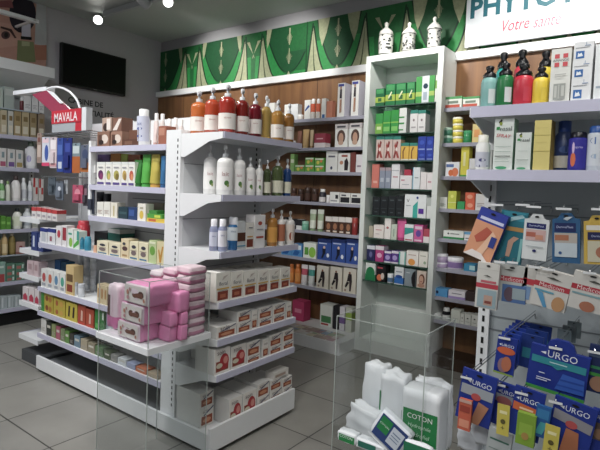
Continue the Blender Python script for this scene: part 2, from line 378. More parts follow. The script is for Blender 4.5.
# ------------------------------------------------------------------ pharmacy sign with teal letters
def wall_sign():
    x0, x1, zb, zt = -1.285, .32, 2.312, 2.83
    t = empty('hanging_sign', ((x0+x1)/2, 3.59, zb)); w, h = x1-x0, zt-zb
    b = MB().box(-w/2, w/2, 0, .02, 0, h, mat('d4dae0', .3)); b.build('board', t)
    TE = mat('15606e', .5)
    def word(s, px0, px1, yb, mt, name, hgt, shear=0):
        X0, X1 = at(px0, yb, Y=3.588)[0], at(px1, yb-1, Y=3.588)[0]; z = at((px0+px1)/2, yb-(px1-px0)*.04, Y=3.588)[2]
        q = MB(); vs, fs, W, Hh = text_geo(s, shear); sc = (X1-X0)/W; sv = hgt/Hh
        q.add([((X0+X1)/2-(x0+x1)/2+v[0]*sc, -.0015, z-zb+hgt/2+v[1]*sv) for v in vs], fs, mt); q.build(name, t)
    # row of capitals: measured from the first letters, the rest runs on out of the picture
    Xa = at(470, 22, Y=3.588)[0]; Xb = at(598, 10, Y=3.588)[0]; vs, fs, W, Hh = text_geo('PHYTOTH', 0, .035); sc = (Xb-Xa)/W
    vs2, fs2, W2, H2 = text_geo('PHYTOTHERAPIE', 0, .035); q = MB(); z = at(475, 18.5, Y=3.588)[2]-zb
    q.add([(Xa-(x0+x1)/2+W2*sc/2+v[0]*sc, -.0015, z+.072+v[1]*.145/Hh) for v in vs2], fs2, TE); q.build('lettering', t)
    word('Votre', 502, 529, 31, mat('c4405c', .5), 'red_word', .078, .3); word('santé', 533, 561, 27, mat('c06c80', .5), 'glare_paled_word', .075, .3)  # second word is the same red, paled to paint in glare
    tag(t, 'white sign with teal capitals above red slanted words over wooden shelves', 'sign')
wall_sign()
# ------------------------------------------------------------------ shelf boards
def shelf_board(parent, x0, x1, y0, y1, z, face='-y', th=.028, mt=None, rail=RAIL, name='shelf', brackets=True):
    mt = mt or WHITE
    o = MB().box(x0, x1, y0, y1, z-.02, z, mt); o = o.build(name, parent)
    r = MB()
    if face == '-y': r.box(x0, x1, y0-.006, y0, z-th, z+.002, rail)
    else: r.box(x1, x1+.006, y0, y1, z-th, z+.002, rail)
    r.build('price_rail', o)
    return o
# ------------------------------------------------------------------ back wall shelving
YS, YK = 3.44, 3.635     # shelf fronts and wooden backing of the back wall
ZB = [float(at(357, y, Y=YS)[2]) for y in (116, 147, 172.5, 204.5, 235.5, 265, 295)]
def back_unit(name, label, x0, x1, zs, deck):
    t = empty(name, (0, 0, 0))
    b = MB().box(x0, x1, YK, YK+.02, .0, 2.24, WOOD)
    for xx in np.arange(x0+.45, x1-.2, .9): b.box(xx-.002, xx+.002, YK-.002, YK, .1, 2.24, mat('3a281a'))
    b.build('wooden_back', t)
    MB().box(x0, x1, YK-.035, YK+.02, 2.232, 2.291, WHITE).build('fascia', t)
    for z in zs: shelf_board(t, x0, x1, YS, YK-.002, z, mt=OFFW, th=.024, rail=mat('a4a4b4', .3))
    if deck: MB().box(x0, x1, 3.16, YK-.002, .0, .09, WHITE).build('base', t)
    else: MB().box(x0, x1, YS, YK-.002, .0, .09, mat('3b2a1e')).build('base', t)
    tag(t, label, 'shelving'); return t
back_unit('wall_shelving', 'wood backed wall shelving between the TV wall and the white tower', XL+.01, -1.975, ZB, True)
ZR = [float(at(460, y, Y=YS)[2]) for y in (107.5, 143, 176.7, 209.5, 240, 270.5, 300, 324)]
back_unit('wall_shelving', 'wood backed wall shelving between the white tower and hanging plasters', -1.353, 1.0, ZR, False)
# ------------------------------------------------------------------ white display tower
TX0, TX1, TY0, TY1, TH = -1.974, -1.354, 3.381, 3.655, 2.284
def tower():
    t = empty('display_tower')
    s = .04
    MB().box(TX0, TX0+s, TY0, TY1, 0, TH, TWHITE).build('side_panel', t); MB().box(TX1-s, TX1, TY0, TY1, 0, TH, TWHITE).build('side_panel', t)
    MB().box(TX0+s, TX1-s, TY0, TY1, TH-.045, TH, TWHITE).build('top', t)
    MB().box(TX0+s, TX1-s, TY1-.015, TY1, 0, TH-.045, TWHITE).build('back_panel', t)
    MB().box(TX0+s, TX1-s, TY0, TY1-.015, 0, .1, TWHITE).build('plinth', t)
    zs = []
    for y in (104.5, 133, 160.5, 188.8, 216.8, 240.5, 264.5, 285):
        z = float(at(400, y, Y=TY0+.02)[2]); zs.append(z)
        g = MB().box(TX0+s, TX1-s, TY0+.015, TY1-.015, z-.008, z, GLS).build('glass_shelf', t)
        MB().box(TX0+s, TX1-s, TY0+.012, TY0+.015, z-.008, z, GEDGE).build('edge', g)
    tag(t, 'tall white display tower with green edged glass shelves against the back wall', 'shelving'); return zs
TZ = tower()
# ------------------------------------------------------------------ island (double sided shelving)
IA = dict(a=1.4435, b=1.2275, c=1.0505, d=.838, e=.551, f=.393, g=.246)
IE = [1.492, 1.208, .947, .716, .543, .377]
def island():
    t = empty('island_shelving'); X0, XE, Y0, Y1 = -3.28, -1.645, 1.555, 2.185
    MB().box(X0, -2.04, Y0, Y1, .025, .058, WHITE, top=mat('6f7275', .5)).box(X0+.016, -2.04, Y0+.016, Y1-.016, .058, .0585, mat('6f7275', .5)).box(-2.04, XE, Y0, Y1, .025, .095, WHITE).box(X0+.03, XE-.04, Y0+.03, Y1-.03, 0, .025, BLACK).build('base', t)
    b = MB()
    for (x0, x1, y0, y1) in ((X0, -2.04, Y0, Y0+.015), (-2.04, XE-.015, Y0, Y0+.015), (XE-.015, XE, Y0, Y1), (X0, -2.04, Y1-.015, Y1), (-2.04, XE-.015, Y1-.015, Y1)): b.box(x0, x1, y0, y1, .095 if x0 > -2.1 else .058, .137 if x0 > -1.7 else .107, WHITE)
    b.build('base_lip', t)
    b = MB().box(-2.037, -1.928, 1.578, 2.17, .095, 1.513, WHITE)
    for k in range(46): b.box(-1.953, -1.946, 1.5773, 1.578, .15+k*.029, .165+k*.029, BLACK)
    b.box(-1.928, -1.9265, 1.60, 2.15, .1, 1.50, PANEL)
    for z in (.30, .62, .83, 1.08, 1.35): b.box(-1.9265, -1.9255, 1.60, 2.15, z, z+.003, mat('7d8085'))
    for k in range(46): b.box(-1.927, -1.9255, 2.11, 2.12, .15+k*.029, .165+k*.029, BLACK)
    b.build('end_panel', t)
    b = MB().box(-2.73, -2.037, 1.87, 1.90, .095, 1.625, PANEL).box(-2.73, -2.037, 1.866, 1.87, 1.45, 1.625, WHITE)
    for z in (.3, .72, .95, 1.15): b.box(-2.73, -2.037, 1.868, 1.87, z, z+.004, mat('6d7075'))
    b.build('back_panel', t)
    MB().box(-3.31, -2.73, 1.87, 1.90, .095, 1.50, PANEL).box(-3.22, -2.73, 1.866, 1.90, 1.50, 1.632, WHITE).build('back_panel', t)
    MB().box(-2.74, -2.715, 1.58, 1.61, 1.05, 1.48, WHITE).build('upright', t)
    MB().box(-3.345, -3.31, 1.86, 2.17, .095, 1.48, WHITE).build('end_panel', t)
    for k in 'abc': shelf_board(t, -2.722, -2.037, 1.58, 1.868, IA[k])
    for k in 'defg': shelf_board(t, -3.31, -2.037, 1.58, 1.868, IA[k])
    for z in IE:
        o = shelf_board(t, -1.928, -1.645, 1.584, 2.16, z, face='+x')
        for yy in (1.579, 2.16): MB().prism([(-1.927, z-.11), (-1.90, z-.11), (-1.73, z-.04), (-1.645, z-.028), (-1.645, z+.001), (-1.927, z+.001)], 'y', yy, yy+.005, WHITE).build('bracket', o)
    for z in (.985, .77, .598, .407, .175): MB().box(-3.62, -3.347, 1.60, 2.17, z-.02, z, WHITE).box(-3.626, -3.62, 1.60, 2.17, z-.03, z+.003, RAIL).box(-3.62, -3.347, 1.596, 1.60, z-.03, z+.003, WHITE).build('end_shelf', t)
    MB().box(-3.58, -3.285, 1.60, 2.17, 0, .075, mat('4a4d50')).build('plinth', t)
    for z in (float(at(60, 133, Y=1.6)[2]), float(at(60, 177, Y=1.6)[2])):
        w = MB().tube([(-3.31, 1.59, z), (-2.73, 1.59, z)], .004, STEEL)
        for xx in (-3.29, -3.15, -3.0, -2.87, -2.75): w.tube([(xx, 1.59, z), (xx, 1.87, z)], .003, STEEL)
        w.build('wire_bar', t)
    tag(t, 'white double-sided island shelving standing in the aisle on a low plinth', 'shelving')
island()
# ------------------------------------------------------------------ near unit at the right: two shelves over a slotted panel
def near_unit():
    t = empty('hook_panel_unit')
    b = MB().box(-.585, .5, 2.10, 2.13, .10, 1.585, mat('a2abb0', .5, vary=.02))
    for z in (.70, .755, 1.18): b.box(-.585, .5, 2.097, 2.10, z, z+.005, mat('70777c'))
    b.build('panel', t)
    b = MB().box(-.63, -.585, 2.085, 2.13, 0, 1.585, WHITE)
    for k in range(30): b.box(-.613, -.603, 2.0835, 2.085, .1+k*.045, .125+k*.045, BLACK)
    b.build('upright', t)
    for z in (1.564, 1.341):
        o = shelf_board(t, -.608, .5, 1.80, 2.097, z, th=.036)
        MB().prism([(2.097, z-.10), (2.05, z-.10), (1.84, z-.036), (1.80, z-.032), (1.80, z), (2.097, z)], 'x', -.613, -.608, WHITE).build('bracket', o)
    MB().box(-.60, .5, 1.72, 2.13, 0, .10, WHITE).build('base', t)
    tag(t, 'white shelf unit with grey slotted panel of hooks for plaster packs', 'shelving')
near_unit()
# ------------------------------------------------------------------ wall unit under the beauty poster
LZ = [1.826, 1.606, 1.336, 1.055, .815, .597, .370, .14]
def left_unit():
    t = empty('wall_unit')
    y0, y1 = .9, 2.24; XB = XL+.005
    MB().box(XB, XB+.04, y0, y1, .02, 2.14, mat('b4b8bb', .6)).build('back_panel', t)
    for k, z in enumerate(LZ):
        if k in (0, 5): g = MB().box(XB+.04, -4.515, y0, 2.14, z-.008, z, GLS).build('glass_shelf', t); MB().box(-4.515, -4.51, y0, 2.14, z-.01, z+.001, mat('aeb9c4', .2)).build('edge', g)
        else: shelf_board(t, XB+.04, -4.506, y0, 2.14, z, face='+x', th=.03, mt=OFFW)
    b = MB().box(XB, -4.50, y0, 2.265, 2.145, 2.232, WHITE); b.prism([(XB+.04, 1.97), (XB+.08, 1.97), (-4.52, 2.145), (XB+.04, 2.145)], 'y', y0, 2.23, WHITE)
    b.build('canopy', t)
    b = MB().box(XB+.04, XB+.06, 2.20, 2.24, 0, 2.1, WHITE)
    for k in range(50): b.box(XB+.06, XB+.061, 2.213, 2.223, .2+k*.038, .222+k*.038, BLACK)
    b.build('upright', t)
    MB().box(-4.545, -4.50, y0, 2.125, 2.585, 2.615, WHITE).box(XB, -4.5, 2.08, 2.10, 2.595, 2.61, WHITE).box(XB, -4.5, 1.3, 1.32, 2.595, 2.61, WHITE).build('picture_rail', t)
    MB().box(XB, -4.52, y0, y1, .0, .09, BLACK).build('plinth', t)
    tag(t, 'white wall unit of cosmetics under the woman poster', 'shelving')
left_unit()
def poster():
    b = MB(); X = XL+.02
    def P(px, py): q = at(px, py, X=X+.01); return (X+.01, q[1], q[2])
    b.box(XL+.001, X, 1.2, P(47, 30)[1], 2.235, ZC-.01, mat('c08f80', .6))
    def poly(pts, mt, k): b.add([(X+.0008*k, P(*p)[1], P(*p)[2]) for p in pts], [tuple(range(len(pts)))], mt)
    def oval(cx, cy, rx, ry, mt, k): poly([(cx+rx*math.cos(a), cy+ry*math.sin(a)) for a in [2*PI*i/20 for i in range(20)]], mt, k)
    poly([(0, 22), (20, 25), (22, 45), (0, 48)], mat('c99a8a', .6), 1)
    poly([(37, 3), (47, 6), (47, 46), (35, 44)], mat('b9bcc0', .6), 1)
    oval(23, 14, 13.5, 19, mat('241c2c', .5), 2)
    oval(6, 35, 4.5, 4, mat('5a3f42', .6), 3); oval(6.5, 35, 2, 2.6, mat('20161a', .3), 4)
    poly([(1, 26), (12, 29), (17, 38), (15, 38), (10, 31), (1, 28)], mat('4a2f30', .6), 3)
    poly([(0, 1), (12, 0), (14, 8), (0, 7)], mat('8d4e52', .6), 3)
    poly([(22, 23), (31, 24), (31, 37), (22, 36)], mat('d4d2e4', .4), 4); poly([(21, 36), (32, 37), (32, 40), (21, 39)], BLACK, 5)
    poly([(18, 40), (34, 42), (36, 62), (17, 62)], mat('7d8459', .4), 4); poly([(22, 41), (30, 42), (30, 46), (22, 46)], mat('a9ad84', .4), 5)
    poly([(35, 45), (47, 45), (47, 60), (36, 60)], mat('a9705a', .6), 2)
    tag(b.build('poster'), 'poster of a woman with dark hair and olive bottle over wall unit', 'poster')
poster()
def television():
    p0, p1 = at(62, 42, X=XL+.05), at(126, 60, X=XL+.05); zb = at(62, 84, X=XL+.05)[2]; t = empty('television', (XL+.003, (p0[1]+p1[1])/2, zb)); w, h = p1[1]-p0[1], p0[2]-zb
    o = MB().box(-w/2, w/2, -.05, 0, 0, h, mat('17171a', .4)); q = o.build('housing', t)
    s = MB().box(-w/2+.012, w/2-.012, -.0515, -.05, .016, h-.012, mat('07070a', .35, spec=.15)); s.build('screen', t)
    MB().box(-.02, .02, -.0525, -.0515, .005, .009, mat('9a9a9c')).build('logo', t)
    t.rotation_euler.z = PI/2
    tag(t, 'black flat television mounted on the grey wall', 'television')
television()
def wall_words():
    for s, (p0, p1), yc, lbl in (('CABINE DE', (at(68, 100, X=XL)[1], at(103, 106, X=XL)[1]), at(85, 102.3, X=XL)[2], 'dark capitals CABINE DE on grey wall below the television'),
                                 ('CONFIDENTIALITÉ', (at(51, 106, X=XL)[1], at(113.5, 117, X=XL)[1]), at(96, 113.2, X=XL)[2], 'dark capitals CONFIDENTIALITÉ, second line of wall words')):
        vs, fs, W, Hh = text_geo(s, 0, .02); sc = (p1-p0)/W
        b = MB().add([(XL+.0015, (p0+p1)/2+v[0]*sc, yc+v[1]*sc*1.0) for v in vs], fs, mat('26262c', .5)); n = len(b.v)
        b.add([(XL+.0008, (p0+p1)/2+v[0]*sc, yc+v[1]*sc) for v in vs], [f[::-1] for f in fs], mat('26262c', .5))
        tag(b.build('wall_lettering'), lbl, 'lettering', 'words on the television wall')
wall_words()
# ------------------------------------------------------------------ ceiling track and spotlights
def spot(px, py, Yp, aim, label, R=.037, energy=40, face=True):
    p = at(px, py, Y=Yp); p = Vector(p); d = (Vector(aim)-p).normalized()
    t = empty('track_spotlight', p)
    rot = d.to_track_quat('-Z', 'Y').to_euler(); t.rotation_euler = rot
    b = MB().lathe([(R*1.18, .004), (R*1.25, .0), (R*1.25, .02), (R*1.2, .07), (R*.75, .15), (R*.3, .16)], mat('b9bcc0', .4), 20); b.build('head', t)
    MB().lathe([(R*1.05, -.001), (R*1.05, .003)], mat('fffdf6', .3, emit=6), 20).build('lens', t)
    inv = t.matrix_basis.inverted() if False else (Matrix.Translation(p) @ rot.to_matrix().to_4x4()).inverted()
    top = inv @ Vector((p.x-d.x*.09, p.y-d.y*.09, ZC-.05)); MB().tube([(0, 0, .09), top], .011, mat('b9bcc0', .4)).build('stem', t)
    tag(t, label, 'spotlight', 'spotlights on the ceiling track')
    l = bpy.data.lights.new('spot_beam', 'SPOT'); l.energy = energy; l.spot_size = R_(78); l.spot_blend = .7; l.shadow_soft_size = .06; l.color = (1, .97, .92)
    lo = bpy.data.objects.new('spot_beam', l); C.objects.link(lo); lo.location = p+d*.02; lo.rotation_euler = rot
def R_(a): return math.radians(a)
tr = MB().box(-4.5, 1.6, 2.715, 2.75, ZC-.05, ZC-.001, mat('a9adb0', .5)).build('ceiling_track'); tag(tr, 'grey lighting track fixed along the ceiling before the back wall', 'lighting track')
# ------------------------------------------------------------------ goods: back wall, shelves between the TV wall and the tower
def row(S, xs, yt, maker, desc, **kw):
    """neighbouring copies: xs = boundaries"""
    for a, b in zip(xs[:-1], xs[1:]): put(S, a, b, yt if not isinstance(yt, list) else yt[xs.index(a)], maker, desc, **kw)
def upper(S, x0, x1, yt, ym, maker, desc_lo, desc_up, **kw):
    """two boxes on top of each other; ym = row of the joint"""
    o = put(S, x0, x1, ym, maker, desc_lo, **kw); h = o['_h']
    return put(S, x0, x1, yt, maker, desc_up, z=S.z+h, **kw)
def gridtext(c='8a8a90', rows=3, u0=.15, u1=.85, v0=.2, v1=.5):
    r = []
    for i in range(rows):
        v = v0+(v1-v0)*i/rows; r.append((u0, v, u1-(.2 if i % 2 else 0), v+(v1-v0)/rows*.4, c))
    return r
BS = []
for i, z in enumerate(ZB):
    nm = f'back wall\'s {ORD[i]} shelf'; BS.append(Shelf('Y', YS, z, nm)); FROM[nm] = ('the tower', True)
FIG = [('c', .45, .86, .12, .05, 'b98a70'), ('p', [(.3, .55), (.62, .55), (.58, .82), (.34, .82)], '3a3038'), ('p', [(.33, .12), (.44, .12), (.5, .5), (.34, .55)], 'b98a70'), ('p', [(.5, .12), (.62, .15), (.62, .55), (.48, .5)], '96694f')]
s = BS[0]
put(s, 265.5, 274, 103, carton, 'plain white carton', d=.05)
put(s, 284, 290, 104.5, carton, 'narrow white carton', d=.05); put(s, 290.5, 297.5, 104, carton, 'white carton with grey side', d=.06, c='dfe2e4')
put(s, 298, 303.5, 115, jar, 'small white jar', c='d9d5cf', lid='f4f4f4')
put(s, 304, 310, 100, carton, 'white carton with blue swoosh', pr=[('p', [(.1, .4), (.9, .65), (.7, .75), (.1, .5)], '2a4f9c')], d=.05)
put(s, 311, 315.5, 99, bottle, 'white capped bottle with orange label', kind='round', c='e6e0da', label='e0623a', lz=(.35, .75), small=True)
put(s, 316, 320.5, 99, bottle, 'white capped bottle with orange label', kind='round', c='e6e0da', label='e0623a', lz=(.35, .75), small=True)
put(s, 321, 325.5, 98.5, carton, 'slim white carton with blue mark', pr=[(.2, .02, .8, .2, '2a6aa8')], d=.04)
put(s, 326, 332, 101, carton, 'salmon carton', c='d08466', d=.05)
put(s, 336.7, 344, 83, carton, 'tall white carton with standing woman', pr=FIG+[(.1, .9, .9, .97, '4a4f9c')], d=.17, side='c9c7d4')
put(s, 350.5, 358, 80.5, carton, 'tall white carton with standing woman', pr=FIG+[(.1, .9, .9, .97, '4a4f9c')], d=.17, side='c9c7d4')
s = BS[1]
put(s, 290, 296, 141, jar, 'small white jar', c='e0dcd8', lid='ece8e6')
put(s, 297.5, 302, 131, tubep, 'brown tube with white cap', c='8a5a48', cap='eeeeee', small=True)
put(s, 303, 309.5, 129.5, tubep, 'gold tube', c='c9a46a', cap='d8b880', small=True)
put(s, 310, 313.5, 130, tubep, 'thin pale gold tube', c='d9c096', cap='b88f58', small=True)
put(s, 314, 325, 133.5, carton, 'crimson and white carton', c='a8394e', pr=[(0, 0, 1, .35, 'e8dcdc'), (.2, .6, .8, .68, 'e8b0b8')], d=.08)
FACE = [('c', .5, .45, .34, .3, '5a4038'), ('c', .5, .4, .2, .22, 'c79a80'), (0, .78, 1, 1, 'cfc8c8'), (.15, .84, .85, .92, '4a4a52'), ('c', .5, .2, .22, .1, 'c9a58e')]
put(s, 334.5, 347, 124, carton, 'white carton with brunette face', pr=FACE, d=.09); put(s, 348.5, 361, 123, carton, 'white carton with brunette face', pr=FACE, d=.09)
s = BS[2]
put(s, 290, 294, 154, carton, 'slim green carton', c='8fbf6a', pr=[(.1, .5, .9, .7, 'dfe8c8')], d=.05)
GR = [('c', .35, .4, .16, .25, 'e0d24a'), ('c', .7, .6, .14, .22, 'e8843a'), (.05, .75, .95, .95, 'e6efd8')]
put(s, 294.5, 304.5, 165, carton, 'lime green carton', c='66a83c', pr=GR, d=.08)
upper(s, 305, 314, 157.5, 165, carton, 'lower lime green carton', 'upper lime green carton', c='5fae3a', pr=GR, d=.09)
upper(s, 314.5, 324, 158, 165.5, carton, 'lower lime green carton', 'upper lime green carton', c='5fae3a', pr=GR, d=.09)
put(s, 325.5, 337, 151, carton, 'white carton with grey print', pr=[(.2, .7, .8, .78, '6a6a78'), ('c', .5, .2, .1, .08, '4a5068')], d=.1)
put(s, 337.5, 349.5, 153, carton, 'white carton with dark figure', pr=[('p', [(.55, .1), (.85, .1), (.9, .5), (.75, .75), (.55, .6)], '2c2226'), ('c', .3, .5, .15, .1, 'c48a6a'), (.3, .8, .8, .9, 'a8584a')], d=.1)
put(s, 350, 355, 152, carton, 'narrow dark red carton', c='7a3a34', d=.08); put(s, 355.5, 362, 154.5, carton, 'plain white carton', c='e4e0e4', pr=[(.2, .3, .8, .4, '9a8a9a')], d=.09)
s = BS[3]
put(s, 291.5, 297, 188, jar, 'tall brown jar', c='3c2219', lid='55382c', label='6a4638')
for a, b, y in ((298, 304.5, 189), (305, 311.5, 187.5), (312, 318.5, 188.5)): put(s, a, b, y, jar, 'dark brown jar', c='301c16', lid='4a342c', label='54382e')
put(s, 319.5, 326, 189, bottle, 'dark bottle with white cap', kind='round', c='2c2a38', cap='f0f0f0', label='e4dede', lz=(.05, .4), small=True)
put(s, 326.5, 330, 195, jar, 'small white jar', c='e8e4e6', lid='f2f2f2')
BW = [(.06, .1, .94, .6, '24242a'), (.15, .7, .6, .85, '5a5a62')]
put(s, 329.5, 339, 192, carton, 'white carton with black square', pr=[(.6, .4, .9, .75, '24242a'), (.1, .15, .8, .25, '8a8a90')], d=.08)
put(s, 339.5, 350, 193, carton, 'black and white carton', pr=BW, d=.08); put(s, 350.5, 361, 193.5, carton, 'black and white carton', pr=BW, d=.08)
s = BS[4]
put(s, 283, 290, 217, bottle, 'white bottle with black cap', kind='round', c='e4e2e0', cap='1c1c1e', small=True)
put(s, 290.5, 295.5, 219, carton, 'small black carton', c='26262a', pr=[(.1, .3, .9, .5, 'd8d8d8')], d=.06); put(s, 296, 301.5, 219.5, carton, 'small black and white carton', c='e4e4e4', pr=[(0, .4, 1, 1, '2a2a2e')], d=.06)
put(s, 302.5, 309, 221, jar, 'turquoise jar', c='6fb59a', lid='9fd0bc')
for a, b in ((310, 316.5), (317.5, 324)): put(s, a, b, 209.5, tubep, 'white tube with green print', c='dfe4d6', cap='86a078', band='a6b896', small=True)
for k in range(4):
    a = 325+k*6.6; put(s, a, a+6.4, 216.5+.3*k, carton, 'white topped carton with brown photo', c='4e3226', pr=[(0, .7, 1, 1, 'e4ded8'), ('c', .5, .4, .3, .2, 'a5704e'), (.2, .05, .8, .15, 'e0d0c0')], d=.09)
put(s, 352, 357.5, 218, jar, 'dark red jar', c='8c2a2a', lid='a84038')
s = BS[5]
row(s, [281, 291.5, 302], 244, carton, 'pale blue carton', c='4f94cf', pr=[(.1, .55, .9, .9, 'e2ecf4'), ('p', [(.1, .1), (.6, .1), (.8, .4), (.3, .5)], '1f5fa8')], d=.09)
put(s, 303, 316, 243, carton, 'white carton with green leaf', c='e6ebe2', pr=[('c', .7, .4, .28, .35, '8cc63a'), (.1, .2, .4, .7, '5aa03a')], d=.1)
NAVY = [(0, .86, 1, 1, '1c2f66'), ('c', .5, .62, .08, .07, 'd8b6a0'), ('p', [(.4, .3), (.6, .3), (.62, .56), (.36, .56)], '141a33'), ('p', [(.3, .1), (.42, .1), (.55, .3), (.4, .32)], '141a33'), ('c', .8, .25, .1, .1, 'dfe5f2'), (.1, .78, .7, .83, 'b9c6e8')]
for a, b in ((317, 330.7), (331.2, 345), (345.5, 358)): put(s, a, b, 239.5, carton, 'navy blue carton with dark figure', c='31529f', pr=NAVY, d=.1)
s = BS[6]
for a, b in ((289, 294.5), (295, 301)): put(s, a, b, 264, bottle, 'orange bottle', kind='round', c='d97a22', cap='c26a1c', label='e89a48', small=True)
put(s, 301.5, 308, 264.5, tubep, 'white tube with pink print', c='ece6e8', cap='e4e4ea', band='cf5a70'); put(s, 308.5, 315, 265.5, tubep, 'white tube with teal print', c='e4eaea', cap='e4e4ea', band='4aa39a')
LEG = [(0, .86, 1, .96, 'd8d2c6'), ('c', .5, .8, .08, .05, '8a5a44'), ('p', [(.3, .45), (.7, .5), (.66, .76), (.4, .76)], '2a2226'), ('p', [(.3, .45), (.15, .25), (.25, .2), (.5, .42)], '2a2226'), ('p', [(.52, .08), (.64, .08), (.72, .5), (.5, .5)], '3a2e30'), ('c', .2, .1, .08, .05, 'a08a7a')]
for k, (a, b) in enumerate(((316, 328), (329.5, 341.5), (342.5, 355.5))): put(s, a, b, 266+k, carton, 'cream carton with dancing legs', c='d9d3c4', pr=LEG, d=.1)
# base deck: boxes at the back and leaflets lying in front
sb = Shelf('Y', 3.46, .092, 'back wall\'s lowest deck'); FROM[sb.name] = ('the tower', True)
put(sb, 292, 303.5, 301, carton, 'magenta carton', c='c43a6c', pr=[(.2, .4, .8, .6, 'e88aac')], d=.1)
put(sb, 319.5, 332, 305, carton, 'white carton with green band', c='e2e6e0', pr=[(.1, .2, .9, .5, '4c8a56'), (.1, .08, .7, .16, 'b04040')], d=.12)
put(sb, 332.5, 338, 306, carton, 'black carton', c='2a2a2e', d=.1); put(sb, 339, 344, 307, carton, 'violet and white carton', c='e0dce4', pr=[(0, .3, 1, .6, '7a5aa0')], d=.1)
put(sb, 345, 351, 308, carton, 'lime and grey carton', c='c8ccc0', pr=[(0, .5, 1, .8, '9ab84a')], d=.1)
lc = ['d8d4d0', 'b9a8a0', '9ab0c8', 'dcdcd8', 'c8b0a8', 'a8b8a0', 'd8d0b8', 'c0a0a8']
for i in range(14):
    x = -2.90+.063*i
    for j in range(2):
        b = MB().box(-.028, .028, -.05, .05, 0, .004, lc[(i*3+j) % 8]).box(-.02, .02, .01, .04, .004, .0045, lc[(i+5*j+3) % 8])
        o = b.build('leaflet'); o.location = (x, 3.225+.112*j, .091); o.rotation_euler.z = .06*math.sin(i*3+j)
        tag(o, f'{["front", "rear"][j]} row leaflet, {ORD[i]} from the island, on back wall\'s lowest deck', 'leaflet', 'leaflets on the back wall deck')
# ------------------------------------------------------------------ goods: tower
TS = []
for i, z in enumerate(TZ):
    nm = f'tower\'s {ORD[i]} glass shelf'; TS.append(Shelf('Y', TY0+.015, z, nm)); FROM[nm] = ('the TV side', False)
s = TS[0]; GC = [(0, .2, 1, .5, 'a7bf3e'), (.3, .25, .7, .45, '2c6a3a'), (.1, .7, .9, .95, '3f9a5a')]
put(s, 375, 384, 88.5, carton, 'short dark green carton', c='14693f', pr=GC, d=.07)
for (a, b, y) in ((385, 394.8, 84), (395.3, 405.5, 83), (406, 414.5, 82)): put(s, a, b, y, carton, 'green carton with lime band', c='157a42', pr=GC+[('p', [(.35, .3), (.7, .6), (.6, .65), (.3, .4)], 'dfe8c0')], d=.09)
put(s, 415, 434, 76, carton, 'wide green carton with white stripe', c='3fa04a', pr=[(0, .25, 1, .42, 'a9c85a'), (.34, 0, .72, 1, 'dfe6ec'), ('c', .53, .62, .13, .1, '1c3c54'), (.42, .1, .62, .4, 'a8b8c8')], d=.1)
put(s, 434.5, 437.5, 75, carton, 'narrow white and green carton', c='e0e4dc', pr=[(0, .5, 1, .8, '7ab04a')], d=.09)
s = TS[1]; GB = [(0, .45, 1, .5, '8cc84a'), (.1, .1, .9, .3, '7cc860'), (.2, .6, .8, .8, '2f9a48')]
put(s, 375, 382.3, 113.5, carton, 'green carton with pale base', c='2f9a44', pr=[(0, 0, 1, .5, '7ab83e'), (.2, .2, .8, .35, 'd8e8b0')], d=.07)
put(s, 382.6, 390, 111, carton, 'bright green carton', c='2a9e3e', pr=GB, d=.08); put(s, 390.3, 398, 110, carton, 'bright green carton', c='2a9e3e', pr=GB, d=.08)
put(s, 398.5, 406, 108, carton, 'white carton with green lines', c='e4e8e4', pr=[(0, .35, .7, .42, '3a9a4a'), (0, .6, .7, .66, '3a9a4a'), (.0, .1, .6, .15, '3a9a4a')], d=.08)
for a, b in ((409.5, 417), (417.3, 425)): put(s, a, b, 110, carton, 'white carton with teal top', c='e8e6e6', pr=[(0, .84, 1, 1, '2a8a7c'), ('c', .5, .55, .12, .06, '8a7a80'), (.2, .2, .8, .26, 'aaa')] if False else [(0, .84, 1, 1, '2a8a7c'), ('c', .5, .55, .12, .06, '8a7a80'), (.2, .2, .8, .26, 'b0aaae')], d=.08)
s = TS[2]
for a, b in ((375.5, 383.5), (383.8, 391.8), (392.1, 400)): put(s, a, b, 135.8, carton, 'red patterned carton with teal lid', c='d9c2ba', pr=[(0, .85, 1, 1, '2a8a7c'), ('p', [(.1, .1), (.35, .1), (.7, .75), (.5, .8)], '8a2c2c'), ('p', [(.6, .1), (.9, .1), (.5, .5), (.3, .75), (.2, .6)], 'a8443c'), ('c', .5, .45, .12, .08, 'f0e4dc')], d=.08)
for a, b in ((400.4, 408.5), (408.8, 417)): put(s, a, b, 142.8, carton, 'yellow carton with teal lid', c='e6b83c', pr=[(0, .82, 1, 1, '2a8a7c'), ('p', [(.25, .1), (.4, .1), (.35, .5), (.6, .75), (.4, .75), (.2, .5)], '8a5a2a'), (0, .0, 1, .08, 'e4e0d0')], d=.08)
for a, b in ((417.5, 425.5), (425.8, 433)): upper(s, a, b, 136.5, 151.5, carton, 'lower royal blue carton', 'upper royal blue carton', c='2440ac', pr=[('c', .5, .6, .3, .15, '3a5cc8'), (.1, .1, .9, .2, '8aa0e0')], d=.08)
s = TS[3]
put(s, 371.3, 378.5, 164, carton, 'salmon carton', c='d9786a', pr=[(.2, .2, .8, .3, 'eab0a0')], d=.08)
for a, b in ((379, 384.5), (384.8, 390.3)): put(s, a, b, 167.5, carton, 'grey blue carton', c='8f98ac', pr=[(0, .85, 1, 1, 'b09aa0'), (.2, .3, .8, .5, 'b8c0cc')], d=.07)
put(s, 390.8, 399, 164, carton, 'plain tall white carton', c='e6e6ea', pr=[(0, .72, .95, .75, 'b0b4bc'), (.2, .45, .8, .5, 'c88a94')], d=.08)
o = put(s, 399.5, 411.5, 175.5, carton, 'wide white carton', c='e8e4e6', pr=[(.2, .3, .8, .35, 'b0b4bc'), (.1, .6, .4, .7, 'c88a94')], d=.08)
